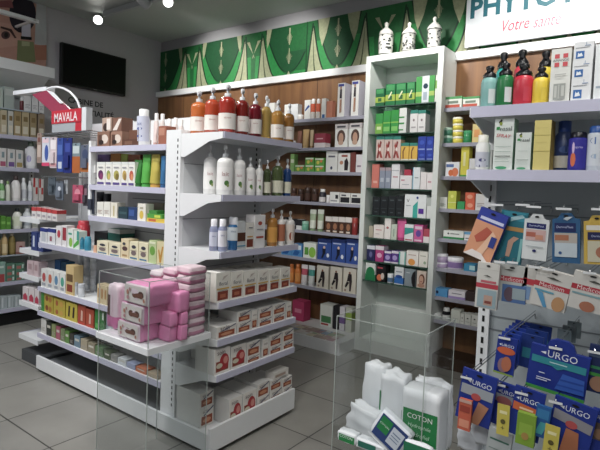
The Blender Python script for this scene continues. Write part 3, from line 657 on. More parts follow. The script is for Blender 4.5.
put(s, 404, 411, 169.5, carton, 'small crimson box lying on the wide white carton', z=s.z+o['_h'], c='b8324c', d=.07)
put(s, 412, 419.5, 167.3, carton, 'white carton with pale blue edge', c='e2e8ec', pr=[(0, 0, .12, 1, '8ac0d8'), (.3, .5, .8, .55, 'a0aab0')], d=.08)
put(s, 420, 426, 172, carton, 'low white carton', c='ece6e6', d=.07); put(s, 426.3, 432, 172.5, carton, 'low white carton', c='ece6e6', pr=[(.2, .4, .8, .5, 'd0a0a8')], d=.07)
s = TS[4]
for k in range(4): put(s, 372+7.8*k, 379.6+7.8*k, 196.5-.3*k, carton, 'black carton with faint print', c='1a2024', pr=[(.25, .75, .75, .82, '4a5258'), (.15, .35, .85, .38, '3a4248'), (.3, .15, .7, .2, '4a5258')], d=.08)
put(s, 403.7, 425.8, 194.5, carton, 'white carton with V and violet square', c='e6eaec', pr=[('t', 'V', .16, .72, .13, '22282c'), ('p', [(.4, .0), (.62, 0), (.62, .72), (.4, .5)], '2ab0a4'), (.66, .18, .9, .4, '5a2c9c'), ('c', .6, .86, .05, .05, '22408c'), (.08, .5, .3, .53, '9aa0a8')], d=.1)
o = put(s, 426.3, 431.5, 206, carton, 'lower small white box', c='dfe2e0', d=.07); put(s, 426.3, 431.5, 197.5, carton, 'upper small grey box', c='b8beba', z=s.z+o['_h'], d=.07)
s = TS[5]
put(s, 368.5, 372.8, 226, carton, 'slim olive box', c='b8b09a', d=.06)
put(s, 373.3, 383.5, 225, carton, 'cream carton with pink print', c='eae2dc', pr=[(.2, .6, .8, .66, 'c88080'), (.2, .3, .6, .34, 'b0a0a0')], d=.08)
put(s, 384, 390.3, 218.5, carton, 'tall cream carton', c='ece6e2', pr=[('c', .5, .55, .2, .06, 'b05a5a'), (0, .5, 1, .51, 'c0b0b0')], d=.08)
put(s, 390.8, 396.3, 224.3, carton, 'pale green carton', c='c6d2c2', pr=[(.45, .2, .55, .7, '4a6a5a')], d=.07)
put(s, 397, 406.5, 218.5, tubep, 'bright pink tube', c='e0569a', cap='c83a80')
put(s, 404, 413, 224.5, carton, 'white carton with teal diagonal', c='e6e8ea', pr=[('p', [(0, .35), (1, .55), (1, .8), (0, .8)], '2f9c94'), (.1, .05, .9, .12, 'c05a64')], d=.07, back=-.0)
put(s, 413.5, 422.5, 225, carton, 'pink and violet carton', c='d45a9c', pr=[('c', .5, .5, .3, .2, '6a4aa4'), (.1, .75, .9, .92, 'e8c8dc'), (.1, .05, .9, .14, 'e8c8dc')], d=.08)
put(s, 423, 429, 229, carton, 'small crimson and white box', c='b8485c', pr=[(0, 0, 1, .45, 'e8e0e0')], d=.07)
s = TS[6]
put(s, 366.5, 374.5, 245.5, carton, 'navy carton with white lid', c='2a2c5c', pr=[(0, .75, 1, 1, 'd8dce4'), ('c', .5, .4, .2, .2, '6a6aa0')], d=.08)
put(s, 375, 383.3, 246, carton, 'magenta carton with white lid', c='b83a80', pr=[(0, .75, 1, 1, 'e0dce0'), ('c', .5, .4, .3, .16, 'e8b0d0')], d=.08)
for a, b in ((384, 390.8), (391.2, 398)): put(s, a, b, 251, carton, 'violet carton with white rim', c='5c3c90', pr=[(0, .8, 1, 1, 'dcd8e4'), ('c', .5, .45, .35, .2, 'b0a0d8'), (0, 0, 1, .12, 'dcd8e4')], d=.07)
put(s, 398.5, 405.3, 252, carton, 'white carton with teal stripe', c='e2e8e6', pr=[(.0, 0, .2, 1, '4ab0a0'), (.85, 0, 1, 1, '4ab0a0')], d=.07)
put(s, 406, 418, 251, carton, 'white carton with orange sun', c='ece6e0', pr=[('c', .45, .25, .3, .22, 'ea9a3a'), (.15, .7, .8, .76, 'c0a8a0')], d=.07)
put(s, 418.4, 427.3, 252, carton, 'wide cream carton', c='e8e4da', pr=[(.15, .7, .8, .76, 'b0b0a0'), ('c', .7, .3, .15, .1, '9ab090')], d=.07)
s = TS[7]
put(s, 365, 375, 263, carton, 'white carton with big green disc', c='e4e8e4', pr=[('c', .5, .42, .46, .36, '12804a'), (0, 0, 1, .35, '12804a')], d=.08)
put(s, 376, 385, 265.5, carton, 'black carton with orange flower', c='1e1c20', pr=[('c', .35, .25, .3, .2, 'e0784a'), ('c', .7, .35, .2, .2, 'd8c8c0'), (.1, .8, .7, .9, 'c04a5a')], d=.08)
put(s, 387.5, 393.3, 273.5, jar, 'small white jar', c='dfe4e8', lid='e8ecf0', label='5a7a9a')
put(s, 394, 403, 267, carton, 'white carton with blue swoosh', c='e6eaee', pr=[(0, .05, 1, .4, '2a72c4'), ('c', .5, .45, .4, .1, '1c50a0'), (.15, .7, .85, .76, '9aa6b0')], d=.08)
put(s, 404, 415, 269, carton, 'grey carton with dark hair', c='8d9aa2', pr=[('p', [(.8, 0), (1, 0), (1, .95), (.75, .8), (.62, .5), (.68, .2)], '1c1a1e'), (.15, .75, .5, .8, 'c8d0d4')], d=.08)
put(s, 416.3, 425.5, 271, carton, 'cream carton with smiling face', c='dccabc', pr=[('c', .55, .5, .34, .32, '6a4232'), ('c', .5, .48, .24, .24, 'd0a48c'), ('c', .5, .15, .4, .12, 'c09078'), (.4, .36, .6, .4, '9a4a44')], d=.08)
# three apothecary jars on top
def apoth(x0, x1, yt, kind, label):
    S = Shelf('Y', TY0+.04, TH, 'x'); y = S.p+.06; base = np.array([0, y, TH+.001]); a = solve(base, (1, 0, 0), px=x0); b = solve(base, (1, 0, 0), px=x1)
    r = abs(b-a)/2*.97; mid = np.array([(a+b)/2, y, TH+.001]); h = solve(mid, (0, 0, 1), py=yt)
    t = empty('apothecary_jar', mid); pc = mat('dcdcd6', .25, coat=.4, vary=.02)
    if kind: b_ = MB().lathe([(r*.9, 0), (r*.92, .01), (r*.9, .04*h), (r, .3*h), (r, .55*h), (r*.92, .62*h)], pc, 20)
    else: b_ = MB().lathe([(r*.92, 0), (r*.96, .01), (r*.9, .05*h), (r*.9, .6*h), (r, .63*h)], pc, 20)
    rnd = random.Random(int(x0)); z = .06*h; dk = mat('3c4240', .4)
    for k in range(34):
        a0 = PI*(1+rnd.random()); zz = (.12+.45*rnd.random())*h; b_.arc(r*1.012, zz, zz+rnd.uniform(.015, .06)*h, a0, a0+rnd.uniform(.1, .35), dk, n=3)
    for zz in (.07, .6): b_.arc(r*(.99 if kind else .97), zz*h, zz*h+.004, 0, 2*PI, dk, n=20)
    b_.build('body', t)
    MB().lathe([(r*1.02, .62*h), (r*1.04, .65*h), (r*.75, .74*h), (r*.3, .83*h), (r*.18, .86*h), (r*.26, .9*h), (r*.3, .94*h), (r*.18, .98*h), (r*.02, h)] if not kind else [(r*.9, .62*h), (r*.98, .64*h), (r*.9, .72*h), (r*.5, .8*h), (r*.2, .85*h), (r*.28, .91*h), (r*.27, .96*h), (r*.05, h)], pc, 20).build('lid', t)
    tag(t, label, 'jar', 'apothecary jars on the tower')
apoth(378.5, 392, 22, 1, 'white domed apothecary jar on tower top, the one nearer the TV wall')
apoth(401.5, 415, 22, 0, 'white apothecary jar standing in the middle of three on the tower')
apoth(426.5, 440.5, 16.5, 0, 'white apothecary jar on tower top, the one beside the hanging sign')
# ------------------------------------------------------------------ goods: back wall, behind the hook panel
RS = []
for i, z in enumerate(ZR):
    nm = f'{ORD[i]} wall shelf behind plasters'; RS.append(Shelf('Y', YS, z, nm)); FROM[nm] = ('the tower', False)
s = RS[0]
for a, b in ((445, 461.5), (462.5, 479)): put(s, a, b, 96.5, carton, 'white carton with green and red', c='dfe2da', pr=[(0, .78, 1, 1, '4a9a5a'), (0, .05, .9, .3, 'c0503c'), (.15, .4, .8, .62, '7a8a7a')], d=.1)
s = RS[1]
for k, (a, b) in enumerate(((443.5, 452.3),)):
    o = put(s, a, b, 136, jar, 'lower green jar', c='3d7d66', lid='a8c8b8'); put(s, a, b, 128, jar, 'upper green jar', z=s.z+o['_h'], c='3d7d66', lid='a8c8b8')
z = s.z
for k, nm in enumerate(('bottom', 'second', 'third', 'topmost')):
    o = put(s, 453, 462.3, 136.8-6.4*k, jar, f'yellow jar, {nm} of four,', z=z, c='d8c838', lid='e4e2d4'); z += o['_h']+.0005
put(s, 463.5, 471, 130.8, jar, 'green jar', c='1f8a52', lid='2f9a62')
put(s, 471.8, 481, 124, carton, 'yellow carton', c='e4cf86', pr=[(.2, .3, .8, .7, 'e8a058')], d=.09)
s = RS[2]
put(s, 445, 459, 162, carton, 'white carton with oranges', c='e6e6ea', pr=[('c', .7, .3, .25, .3, 'e0784a'), ('c', .4, .25, .18, .22, 'd86a30'), (.05, .65, .6, .85, '5a78b0')], d=.1)
put(s, 460, 468, 146, carton, 'tall yellow carton', c='ddd22c', pr=[(0, .0, 1, .06, '4a9a3a'), (.3, .35, .6, .8, 'e8e4a0')], d=.07)
put(s, 468.5, 476, 158.5, carton, 'white carton with grey print', c='e2e2e2', pr=gridtext(), d=.08)
s = RS[3]
put(s, 438.5, 446.8, 197, carton, 'white carton with grey lines', c='dadcd6', pr=gridtext('6a7a6a', 4), d=.08)
put(s, 447.5, 455.8, 191, carton, 'lime yellow carton', c='c8cf3a', pr=[(0, .35, 1, .38, 'e8ecb0'), ('c', .5, .7, .2, .1, 'e6e870')], d=.08)
put(s, 457, 464.3, 201.5, carton, 'small green carton', c='2aa05a', d=.08)
upper(s, 465, 474.5, 192.5, 201, carton, 'lower orange carton', 'upper orange carton', c='e2623e', pr=[('c', .5, .5, .3, .25, 'f0a080')], d=.08)
put(s, 475, 486, 194, carton, 'white carton with slanted top', c='e4e2e0', d=.08, pr=gridtext('b0a0a0', 3))
s = RS[4]
put(s, 443, 463.5, 231, carton, 'long white and green carton', c='e6e9e4', pr=[(0, 0, 1, .25, '1f8a4c'), ('c', .25, .65, .05, .1, '3a3a3a'), (.35, .6, .8, .7, '7a7a7a')], d=.1)
put(s, 464, 471, 232, carton, 'white box with blue top', c='e6e6e8', pr=[(0, .7, 1, 1, '6aa6d0'), (.2, .2, .8, .3, '5a5a60')], d=.08)
s = RS[5]
o = put(s, 436, 447, 262, jar, 'lower white and violet jar', c='b9a6c8', lid='e8e8ee'); put(s, 436, 447, 253.5, jar, 'upper white and violet jar', z=s.z+o['_h'], c='b9a6c8', lid='e8e8ee')
put(s, 448, 462.3, 257, jar, 'wide violet banded jar', c='cfc4d8', lid='eeeef2', label='8a70a8')
put(s, 463.5, 475, 264, carton, 'turquoise box', c='2a8ab4', pr=[(.5, .2, 1, .8, 'b0d8dc')], d=.09)
s = RS[6]
put(s, 433.5, 447.3, 288.5, carton, 'pale blue carton with dark dot', c='4f9cd4', pr=[('c', .25, .5, .1, .2, '1c2c54')], d=.08)
put(s, 448, 465, 291, carton, 'white carton with violet base', c='e6e2ea', pr=[(0, 0, 1, .3, 'a490c8'), (.2, .6, .8, .7, '8a8a98')], d=.08)
put(s, 465.5, 476, 292, carton, 'dark brown carton', c='3a2c2c', d=.08)
s = RS[7]
put(s, 433, 441.3, 312.5, jar, 'white and grey jar', c='c8ccca', lid='e0e4e2')
put(s, 442.3, 449.8, 307.5, bottle, 'white bottle with black label', kind='round', c='dcdedc', cap='d4d6d4', label='1c1c20', lz=(.45, .75), small=True)
put(s, 450.5, 459.8, 310, carton, 'cream white carton', c='d2d6cc', pr=[(.2, .3, .8, .34, 'a0a8a0')], d=.08)
for a, b in ((460, 463.8), (464.2, 470.5), (471, 477.5)): put(s, a, b, 314+(a-460)*.1, carton, 'white carton with black mark', c='dadcd6', pr=[('c', .5, .6, .15, .06, '2a2a2a'), (.2, .25, .8, .3, 'a0a8a0')], d=.08)
# ------------------------------------------------------------------ goods: island end facing the tower
ES = []
for i, z in enumerate(IE):
    nm = f'island end\'s {ORD[i]} shelf'; ES.append(Shelf('X', -1.645, z, nm)); FROM[nm] = ('the near corner', False)
def endgrid(S, xi, yi, w, h, maker, desc, rz=0, z=None, **kw):
    """placed by metres: xi behind the front edge, yi along it"""
    o = maker(w, h, w, **kw); o.location = (-1.645-xi, yi, (S.z if z is None else z)+.0008); o.rotation_euler.z = PI/2+rz
    REG.append((desc, S.name, yi*100-xi*10, o)); return o
s = ES[0]
LM = 'e2dcd6'
def big(c): return dict(kind='pump', cap='b9bcc0', c=c, label=LM, txt='savon', lz=(.08, .40), trans=True, name='pump_bottle', tc='a05a4a')
# two behind the corner, seen along the side
for dx, px, c, nm in ((.20, (189.5, 205), 'e2731c', 'bright orange pump bottle'), (.11, (203.5, 217.5), 'cf4a1c', 'orange red pump bottle')):
    put(Shelf('X', -1.645-dx, s.z, s.name), px[0], px[1], 91.5 if dx > .15 else 88, bottle, nm, back=0, **big(c))
for (a, b, yt, c, nm) in ((217, 233.3, 85, 'b8280f', 'red pump bottle'), (233.5, 246.3, 89, '8e1a10', 'dark red pump bottle'), (246.6, 259, 93.5, '7c0c22', 'crimson pump bottle')):
    put(s, a, b, yt, bottle, nm, **big(c))
put(s, 259.6, 268.5, 96, bottle, 'pale yellow pump bottle', kind='pump', cap='c8cacc', c='c7a44a', trans=True, name='pump_bottle')
put(s, 269, 281, 101, bottle, 'amber pump bottle with pale label', **big('b8822a')); put(s, 281.3, 291.3, 104, bottle, 'deep amber pump bottle with pale label', **big('a8701f'))
for (a, b, yt, c) in ((262, 270, 101, 'bd9840'), (272, 280, 102, 'a8701f')):
    put(Shelf('X', -1.645-.1, s.z, s.name), a, b, yt-2, bottle, 'rear row yellow pump bottle', **dict(big(c), label=None))
b = MB().box(-.05, .05, 0, .002, 0, .10, mat('e9e4e2', .5)).build('blank_card'); b.location = (-1.86, 1.66, 1.493); b.rotation_euler = (-.15, 0, .5)
tag(b, 'blank white card leaning on island top beside orange bottle', 'card')
s = ES[1]; MILK = dict(kind='pump', cap='c4c6c8', c='e3e2e0', label='eceae8', txt='lait', lz=(.1, .55), name='pump_bottle', tc='b08080', marks=(('c'),) if False else ())
GM = [(.15, .3, .28, .12, '4c7a34'), (.3, .2, .14, .08, '8a9a50')]
MILK['marks'] = GM
put(Shelf('X', -1.645-.12, s.z, s.name), 202.5, 215, 145, bottle, 'tall white pump bottle', **MILK)
put(s, 215.3, 231, 145, bottle, 'tall white pump bottle', **MILK); put(s, 231.3, 243, 148, bottle, 'tall white pump bottle', **MILK)
put(s, 243.5, 253.3, 157.5, bottle, 'small white pump bottle', **MILK); put(s, 253.8, 261.2, 159, bottle, 'small white pump bottle', **MILK)
for (a, b, yt, c, nm) in ((262, 269, 160, '4a5a2e', 'olive green pump bottle'), (269.5, 280.5, 156, '586a38', 'mossy green pump bottle'), (281, 289, 159, '1c4a8a', 'blue pump bottle')):
    put(s, a, b, yt, bottle, nm, kind='pump', cap='c4c6c8', c=c, label='d9d6c0', lz=(.08, .38), trans=True, name='pump_bottle')
s = ES[2]
o1 = put(s, 208.5, 216.8, 219, bottle, 'clear bottle with white cap', kind='round', c='a8b0d4', cap='e8e8ee', label='ccd0e2', lz=(.15, .6), d=.04, trans=True, txt='eau', tc='4a5a9a', back=.04)
put(s, 217, 225.5, 219, bottle, 'clear bottle with white cap', kind='round', c='a8b0d4', cap='e8e8ee', label='e2e2ea', lz=(.15, .65), trans=True, txt='eau', tc='4a5a9a')
put(s, 226, 236.7, 217, bottle, 'bright blue bottle', kind='round', c='2a7cc0', cap='e8e8ee', label='dfe6ea', lz=(.3, .7), trans=True, txt='bleu', tc='2a5a8a')
put(s, 237, 245, 221, carton, 'silver and brown carton', c='c9ccce', pr=[(0, .3, 1, .6, '5a3424'), (0, .12, 1, .16, '3a8aa4')], d=.05)
SANEX = [(.1, .08, .9, .38, '7c3a28'), (.15, .45, .85, .5, 'c8963a'), (.3, .8, .8, .84, '8a8a90')]
put(s, 245.5, 253.5, 223, carton, 'cream carton with rust square', c='e6e2da', pr=SANEX, d=.06)
put(s, 254, 264.5, 215, carton, 'tall white carton with red dots', c='e6e4e4', pr=[('c', .5, .75, .2, .06, 'b04a3a'), (.15, .3, .85, .36, 'b04a3a'), (.2, .55, .8, .58, '9a9aa0')], d=.06)
put(s, 265, 275, 208, bottle, 'golden pump bottle', kind='pump', cap='d8d8dc', c='cc8a28', label='d99a3a', lz=(.1, .5), trans=True, name='pump_bottle')
put(s, 275.3, 283, 210, bottle, 'white pump bottle with brown label', kind='pump', c='e6e2de', cap='e6e4e2', label='b06a4a', lz=(.12, .6), name='pump_bottle')
put(s, 283.3, 292, 211, bottle, 'white pump bottle with rust corner', kind='pump', c='e6e2de', cap='e6e4e2', label='e6d8cc', lz=(.1, .6), name='pump_bottle', marks=[(.2, .3, .5, .25, '9a4a2c')])
s = ES[3]
FI = [(.12, .06, .88, .36, '8a3a2a'), (.3, .14, .7, .26, 'b86a4a'), (.06, .42, .94, .47, 'd0a83a'), ('t', 'floral', .5, .62, .6, '5a5a62'), ('p', [(.4, .72), (.5, .86), (.85, .9), (.6, .8)], 'c4b8b0'), (0, .5, 1, .503, 'c8c4bc'), (.15, .38, .8, .4, '9a9aa0')]
for k, (a, b) in enumerate(((215.3, 229.5), (230, 242.8), (243.3, 256.3), (256.8, 268.3), (268.8, 279.5), (280, 289.7))):
    o = put(s, a, b, 272.2-.55*k*1.6, carton, 'cream carton with rust square', c='e8e4da', pr=FI, d=.08, top='f0ece6')
for k in range(5): endgrid(s, .115, 1.66+.098*k, .075, .12, carton, 'rear cream carton', c='e8e4da', pr=FI)
FL = [(.1, .1, .9, .55, '9a4a2c'), ('c', .5, .32, .3, .12, 'd0906a'), ('t', 'soin', .4, .8, .45, '6a5a5a'), ('p', [(.2, .6), (.95, .98), (.95, .9), (.3, .58)], '34406a')]
def lowbox(S, a, b, yt, desc, back=0, z=None, d=.13, **kw): return put(S, a, b, yt, carton, desc, back=back, z=z, d=d, c='e4dfd8', pr=kw.get('pr', FL), side='d9d8d4', top='e2e0dc')
VR = [(.12, .08, .88, .45, '9a4a2c'), ('c', .5, .28, .25, .12, 'd0906a'), ('t', 'soin', .5, .75, .6, '6a5a5a'), (.0, .5, 1, .515, 'c8b090')]
s = ES[4]
lo, up, nar, sm = 'lower cream box with rust picture', 'upper cream box with rust picture', 'narrow upright cream box', 'tall cream box with red swirl'
for (a, b, y) in ((216, 236.5, 325), (237, 250.8, 321.5)): o = lowbox(s, a, b, y, lo)
lowbox(s, 237, 250.8, 310.8, up, z=s.z+o['_h'])
lowbox(s, 251.3, 257, 310, nar, pr=VR)
o = lowbox(s, 258, 272, 318, lo); lowbox(s, 258, 272, 307, up, z=s.z+o['_h'])
o = lowbox(s, 272.5, 285, 313.8, lo); lowbox(s, 272.5, 285, 304, up, z=s.z+o['_h'])
lowbox(s, 286, 291, 302, nar, pr=VR)
s = ES[5]
RD = [(.1, .1, .9, .5, '8f4028'), ('c', .62, .45, .3, .32, 'b02c34'), ('c', .7, .5, .15, .15, 'd88a80'), ('c', .3, .33, .2, .1, 'd0c8b0'), ('t', 'soin', .4, .85, .5, '6a5a5a')]
lowbox(s, 213.8, 229.8, 348, sm, pr=RD); lowbox(s, 230.3, 245.8, 345, sm, pr=RD)
o = lowbox(s, 246.3, 260, 355.5, lo); lowbox(s, 246.3, 260, 341, up, z=s.z+o['_h'])
lowbox(s, 262, 268.3, 339, nar, pr=VR)
o = lowbox(s, 269, 281.5, 345.5, lo); lowbox(s, 269, 281.5, 334, up, z=s.z+o['_h'])
o = lowbox(s, 282.3, 293.5, 341, lo); lowbox(s, 282.3, 293.5, 329.5, up, z=s.z+o['_h'])
# boxes behind, seen along the near side of the lower shelves
for S, n in ((ES[4], 1), (ES[5], 2)):
    for k in range(n): o = endgrid(S, .155+.065*k, 1.69, .05 if n == 2 else .1, .095 if n == 2 else .06, carton, 'rear cream box', c='e2e0da', pr=FL)
sd = Shelf('X', -1.655, .096, 'island end plinth'); FROM[sd.name] = ('the near corner', False)
# plinth goods
o = lowbox(Shelf('X', -1.655-.085, .096, sd.name), 199.5, 213.5, 406.5, 'lower cream box at the corner', d=.17); lowbox(Shelf('X', -1.655-.085, .096, sd.name), 199.5, 213.5, 391.5, 'upper cream box at the corner', z=.096+o['_h'], d=.17)
s = sd
lowbox(s, 228.5, 241.5, 397.5, sm, pr=RD, d=.17); lowbox(s, 242.3, 256, 391, sm, pr=RD, d=.17)
o = lowbox(s, 256.7, 269, 396, lo, d=.17); lowbox(s, 256.7, 269, 382.5, up, z=.096+o['_h'], d=.17)
o = lowbox(s, 269.5, 281.5, 389, lo, d=.15); lowbox(s, 269.5, 281.5, 379, up, z=.096+o['_h'], d=.15)
o = lowbox(s, 282, 291.8, 386, lo, d=.15); lowbox(s, 282, 291.8, 377, up, z=.096+o['_h'], d=.15)
put(s, 273.5, 288.5, 370.5, carton, 'topmost cream box', z=.096+2*o['_h']+.006, d=.06, c='e4dfd8', pr=[(.1, .2, .8, .6, 'b8a090')])
# ------------------------------------------------------------------ goods: long side of the island
SI = {}
for k, nm in zip('abcdefg', ('top', 'second', 'third', 'fourth', 'fifth', 'sixth', 'lowest')):
    n = f'island side\'s {nm} shelf'; SI[k] = Shelf('Y', 1.58, IA[k], n); FROM[n] = ('the end post', True)
s = SI['a']
TAN = [('c', .6, .5, .3, .3, 'd8c8bc'), (.1, .1, .4, .8, '5a3a2c'), ('c', .35, .3, .2, .15, '2c1e1a')]
o = put(s, 97, 109.5, 131.5, carton, 'lower brown gift pack', c='8a6450', pr=TAN, d=.08, top='a8866e'); o2 = put(s, 110.5, 122, 131.5, carton, 'lower brown gift pack', c='9a7460', pr=TAN, d=.08, top='a8866e')
put(s, 102, 111.5, 117.5, carton, 'upper brown gift pack', c='b09484', pr=[('c', .4, .3, .3, .3, '3a2620'), (.5, .1, .9, .9, 'e0d4cc')], z=s.z+o['_h'], d=.07)
put(s, 112.5, 121.5, 117.5, carton, 'upper brown gift pack', c='7a5444', pr=[('p', [(0, .1), (.7, .9), (1, .9), (.5, .1)], 'e0d4cc')], z=s.z+o2['_h'], d=.07)
o = put(s, 123, 138.5, 139, carton, 'flat brown pouch', c='5c3a2c', pr=[(.1, .2, .6, .7, '7a5644')], d=.08); put(s, 129, 138.8, 130, carton, 'small brown pouch on the flat pouch', c='6e4634', z=s.z+o['_h'], d=.07)
put(s, 140, 152.5, 110, bottle, 'tall white bottle with blue label', kind='round', c='e0e2e6', cap='eceef0', label='c8cce0', lz=(.12, .8), txt='lait', tc='3a4a8a', marks=[(.0, .5, .5, .06, '4a5a9a'), (0, .2, .5, .05, '4a5a9a')])
put(s, 154, 157.6, 124, tubep, 'slim pink tube', c='e0ccc8', cap='c89a90', small=True)
put(s, 158, 166, 126, carton, 'terracotta pouch', c='9a5c48', pr=[(.1, .5, .8, .9, 'b8806a')], d=.06)
SB = Shelf('Y', 1.72, IA['a'], s.name)
for k, (a, b, y) in enumerate(((154.5, 159.5, 113.5), (160.5, 165.5, 114), (167.5, 172.5, 119), (173.5, 178.5, 118), (179.5, 184, 120))): put(SB, a, b, y, bottle, 'rear row white capped bottle', kind='round', c='dccfcb', cap='ece8e6', small=True)
s = SI['b']
FLW = lambda a, b_: [(0, .9, 1, 1, 'd9dcd8'), ('c', .5, .45, .32, .2, a), ('c', .6, .38, .2, .14, b_), (.1, .04, .9, .14, '5a4a88'), (.2, .75, .8, .8, '9a9aa0')]
for (a, b, c1, c2) in ((96.5, 104.8, '5a2a5a', '8a3a6a'), (105.2, 111.6, '8a9a4a', 'c8b05a'), (112, 120.6, 'a8a04a', '7a6a2a'), (121, 127.7, 'b89a4a', '9a7a3a'), (128, 134.6, 'b8503a', 'd88a5a')):
    put(s, a, b, 162, carton, 'white carton with flower', c='e4e2dc', pr=FLW(c1, c2), d=.05)
B2 = Shelf('Y', 1.68, IA['b'], s.name)
for (a, b, y, c, nm) in ((97, 109.5, 154.5, '3a2a4c', 'navy and red'), (110, 120, 153.5, 'a8702c', 'ochre'), (120.5, 127, 154, '9aa83a', 'lime'), (127.5, 140, 154.5, '8a4a2c', 'russet')):
    put(B2, a, b, y, carton, f'{nm} carton behind flower cartons', c=c, pr=[(.1, .55, .9, .75, 'b04a4a' if 'navy' in nm else 'd8c890')], d=.06)
for (a, b, y, c, nm, cp) in ((135.3, 143, 160, '2c7a2c', 'dark green tube', '2c6a2c'), (143.4, 151.7, 154.5, '4aa83a', 'bright green tube', '3a9a3a'), (152.1, 160.8, 154.5, 'b8a83a', 'yellow tube', 'c8983a'), (161.2, 166, 156, '2a6a9a', 'blue tube', '2a5a8a')):
    put(s, a, b, y, tubep, nm, c=c, cap=cp, band=None)
s = SI['c']
for (a, b) in ((96.8, 103.2), (103.6, 109.9)): put(s, a, b, 202, carton, 'white carton with pale print', c='e0ded6', pr=gridtext('b09a90', 3), d=.05)
put(s, 110.5, 117, 202.7, carton, 'cream carton with ochre bar', c='ddd8c8', pr=[(.4, .1, .6, .8, 'b8a878')], d=.05)
C2 = Shelf('Y', 1.68, IA['c'], s.name)
put(C2, 99, 105.5, 192, jar, 'black jar behind cartons', c='1c1c22', lid='26262c'); put(C2, 106, 112.5, 193.5, jar, 'black jar behind cartons', c='1c1c22', lid='26262c')
put(s, 118, 127.5, 207, carton, 'dark teal carton', c='233c46', pr=[(.1, .4, .9, .6, '3c5a60')], d=.05); put(s, 128, 136.8, 207.3, carton, 'dark blue carton', c='28406c', pr=[(.1, .3, .7, .8, '3a5a9a')], d=.05)
put(s, 137.3, 145.5, 203.7, carton, 'white carton with yellow centre', c='e4e0d4', pr=[('c', .5, .35, .25, .25, 'd8b83a'), (.3, .7, .7, .8, 'b0a890')], d=.05)
put(Shelf('Y', 1.70, IA['c'], s.name), 146.5, 163, 203, carton, 'beige carton behind flat packs', c='a89c88', d=.06)
o = put(s, 146.5, 165.5, 218.5, carton, 'flat yellow pack', c='d8b82c', pr=[(.1, .2, .5, .8, 'c8602c')], d=.08); o3 = put(s, 147, 162, 214, carton, 'middle flat green pack', c='4ca038', z=s.z+o['_h'], d=.08, pr=[(.5, .2, .9, .8, 'c8d83a')]); put(s, 149, 157, 210.5, carton, 'topmost green pack', c='3c8a3a', z=s.z+o['_h']+o3['_h'], d=.07)
s = SI['d']
for (a, b, y, c, pr, nm) in ((40, 47, 228, 'e2e2e4', [(.2, .1, .8, .7, 'c0c4cc'), (0, .75, 1, 1, '2c3a8a')], 'white carton with navy top'), (47.4, 55, 228.5, 'e2e2e4', [(0, .75, 1, 1, '2c3a8a'), (.3, .2, .6, .5, 'a05a6a')], 'white carton with navy top'),
                             (56, 61.5, 226, 'e4e0e0', [('c', .5, .6, .3, .2, 'c03a4a')], 'white carton with red spot'), (62, 66.5, 225.5, 'e4e0e0', [(.1, .3, .9, .9, 'a02c3c')], 'crimson fronted carton'),
                             (67.2, 73, 229, 'e2e6e0', [('c', .6, .3, .3, .25, '8ac03a'), (.2, .7, .8, .8, '3aa08a')], 'white carton with green spot'), (73.4, 79, 231, 'd8e4da', [('p', [(0, 0), (1, .3), (1, .6), (0, .2)], '4aa83a'), (.6, .5, 1, 1, '3a9a90')], 'white and green carton')):
    put(s, a, b, y, carton, nm, c=c, pr=pr, d=.05)
o = put(s, 80, 86.3, 236.8, bottle, 'teal can', kind='can', c='2a8aa8', cap='3a9ab4', small=True); put(s, 86.8, 92.8, 236.5, bottle, 'teal can', kind='can', c='2a8aa8', cap='3a9ab4', small=True)
put(s, 81.5, 93, 220.5, bottle, 'tall red can', kind='can', c='b82838', cap='c83a48', small=True, back=.045)
put(Shelf('Y', 1.72, IA['d'], s.name), 94, 107, 232, carton, 'black and green carton at the back', c='24282a', pr=[(.4, .0, 1, .6, '1c4a44')], d=.1)
put(Shelf('Y', 1.72, IA['d'], s.name), 107.5, 120, 229, carton, 'teal green carton at the back', c='1c5a50', pr=[(0, .8, 1, 1, 'b8bab8')], d=.1)
put(s, 93.3, 96, 245.5, carton, 'small peach box', c='dca888', d=.04)
BB = [('c', .5, .72, .26, .1, '3c3c48'), ('c', .5, .38, .3, .14, '7a6a6a'), (.1, .05, .9, .14, '4a7a9a'), (.15, .5, .85, .54, '9a8a7a')]
put(s, 96.7, 108, 241.3, carton, 'squat cream carton with grey figures', c='e0d6b8', pr=BB, d=.06); put(s, 108.8, 120.3, 243.3, carton, 'squat cream carton with grey figures', c='e0d6b8', pr=BB, d=.06)
put(s, 120.8, 128.6, 239, carton, 'tall cream carton', c='dccaa4', pr=[('c', .5, .5, .35, .12, '5a3c3c'), ('c', .4, .75, .2, .08, '3c3c48'), (.2, .1, .8, .2, 'a8885a')], d=.06)
for (a, b, y) in ((129.2, 138, 242), (138.6, 147.8, 243.2)): put(s, a, b, y, carton, 'cream carton with teddy face', c='e2dab8', pr=BB, d=.06)
put(s, 148.4, 156, 240.5, carton, 'pale green carton', c='b8c890', pr=[('c', .5, .55, .35, .2, '6aa03a'), (.1, .85, .9, .95, 'dfe6c0')], d=.06)
put(s, 156.4, 164, 241.8, carton, 'beige carton with amber twig', c='d8cc9c', pr=[('p', [(.4, .1), (.6, .1), (.9, .8), (.7, .8), (.5, .4), (.3, .7), (.2, .6)], 'c08a2c')], d=.06)
s = SI['e']
for k, (c1, nm) in enumerate((('b84a4a', 'white carton with red print'), ('c86a4a', 'white carton with orange print'), ('5a8ab0', 'white carton with blue print'), ('4aa08a', 'white carton with teal print'))):
    put(s, 41+6.1*k, 46.8+6.1*k, 269+1.5*k, carton, nm, c='dfdfdc', pr=[('c', .5, .55, .3, .25, c1), (.2, .1, .8, .25, '9aa0a8')], d=.05)
put(s, 65.6, 73.5, 265.5, carton, 'tan carton with brown square', c='d0b47a', pr=[(.15, .1, .85, .35, '8a3a24'), (.1, .45, .9, .7, '6a5030')], d=.06)
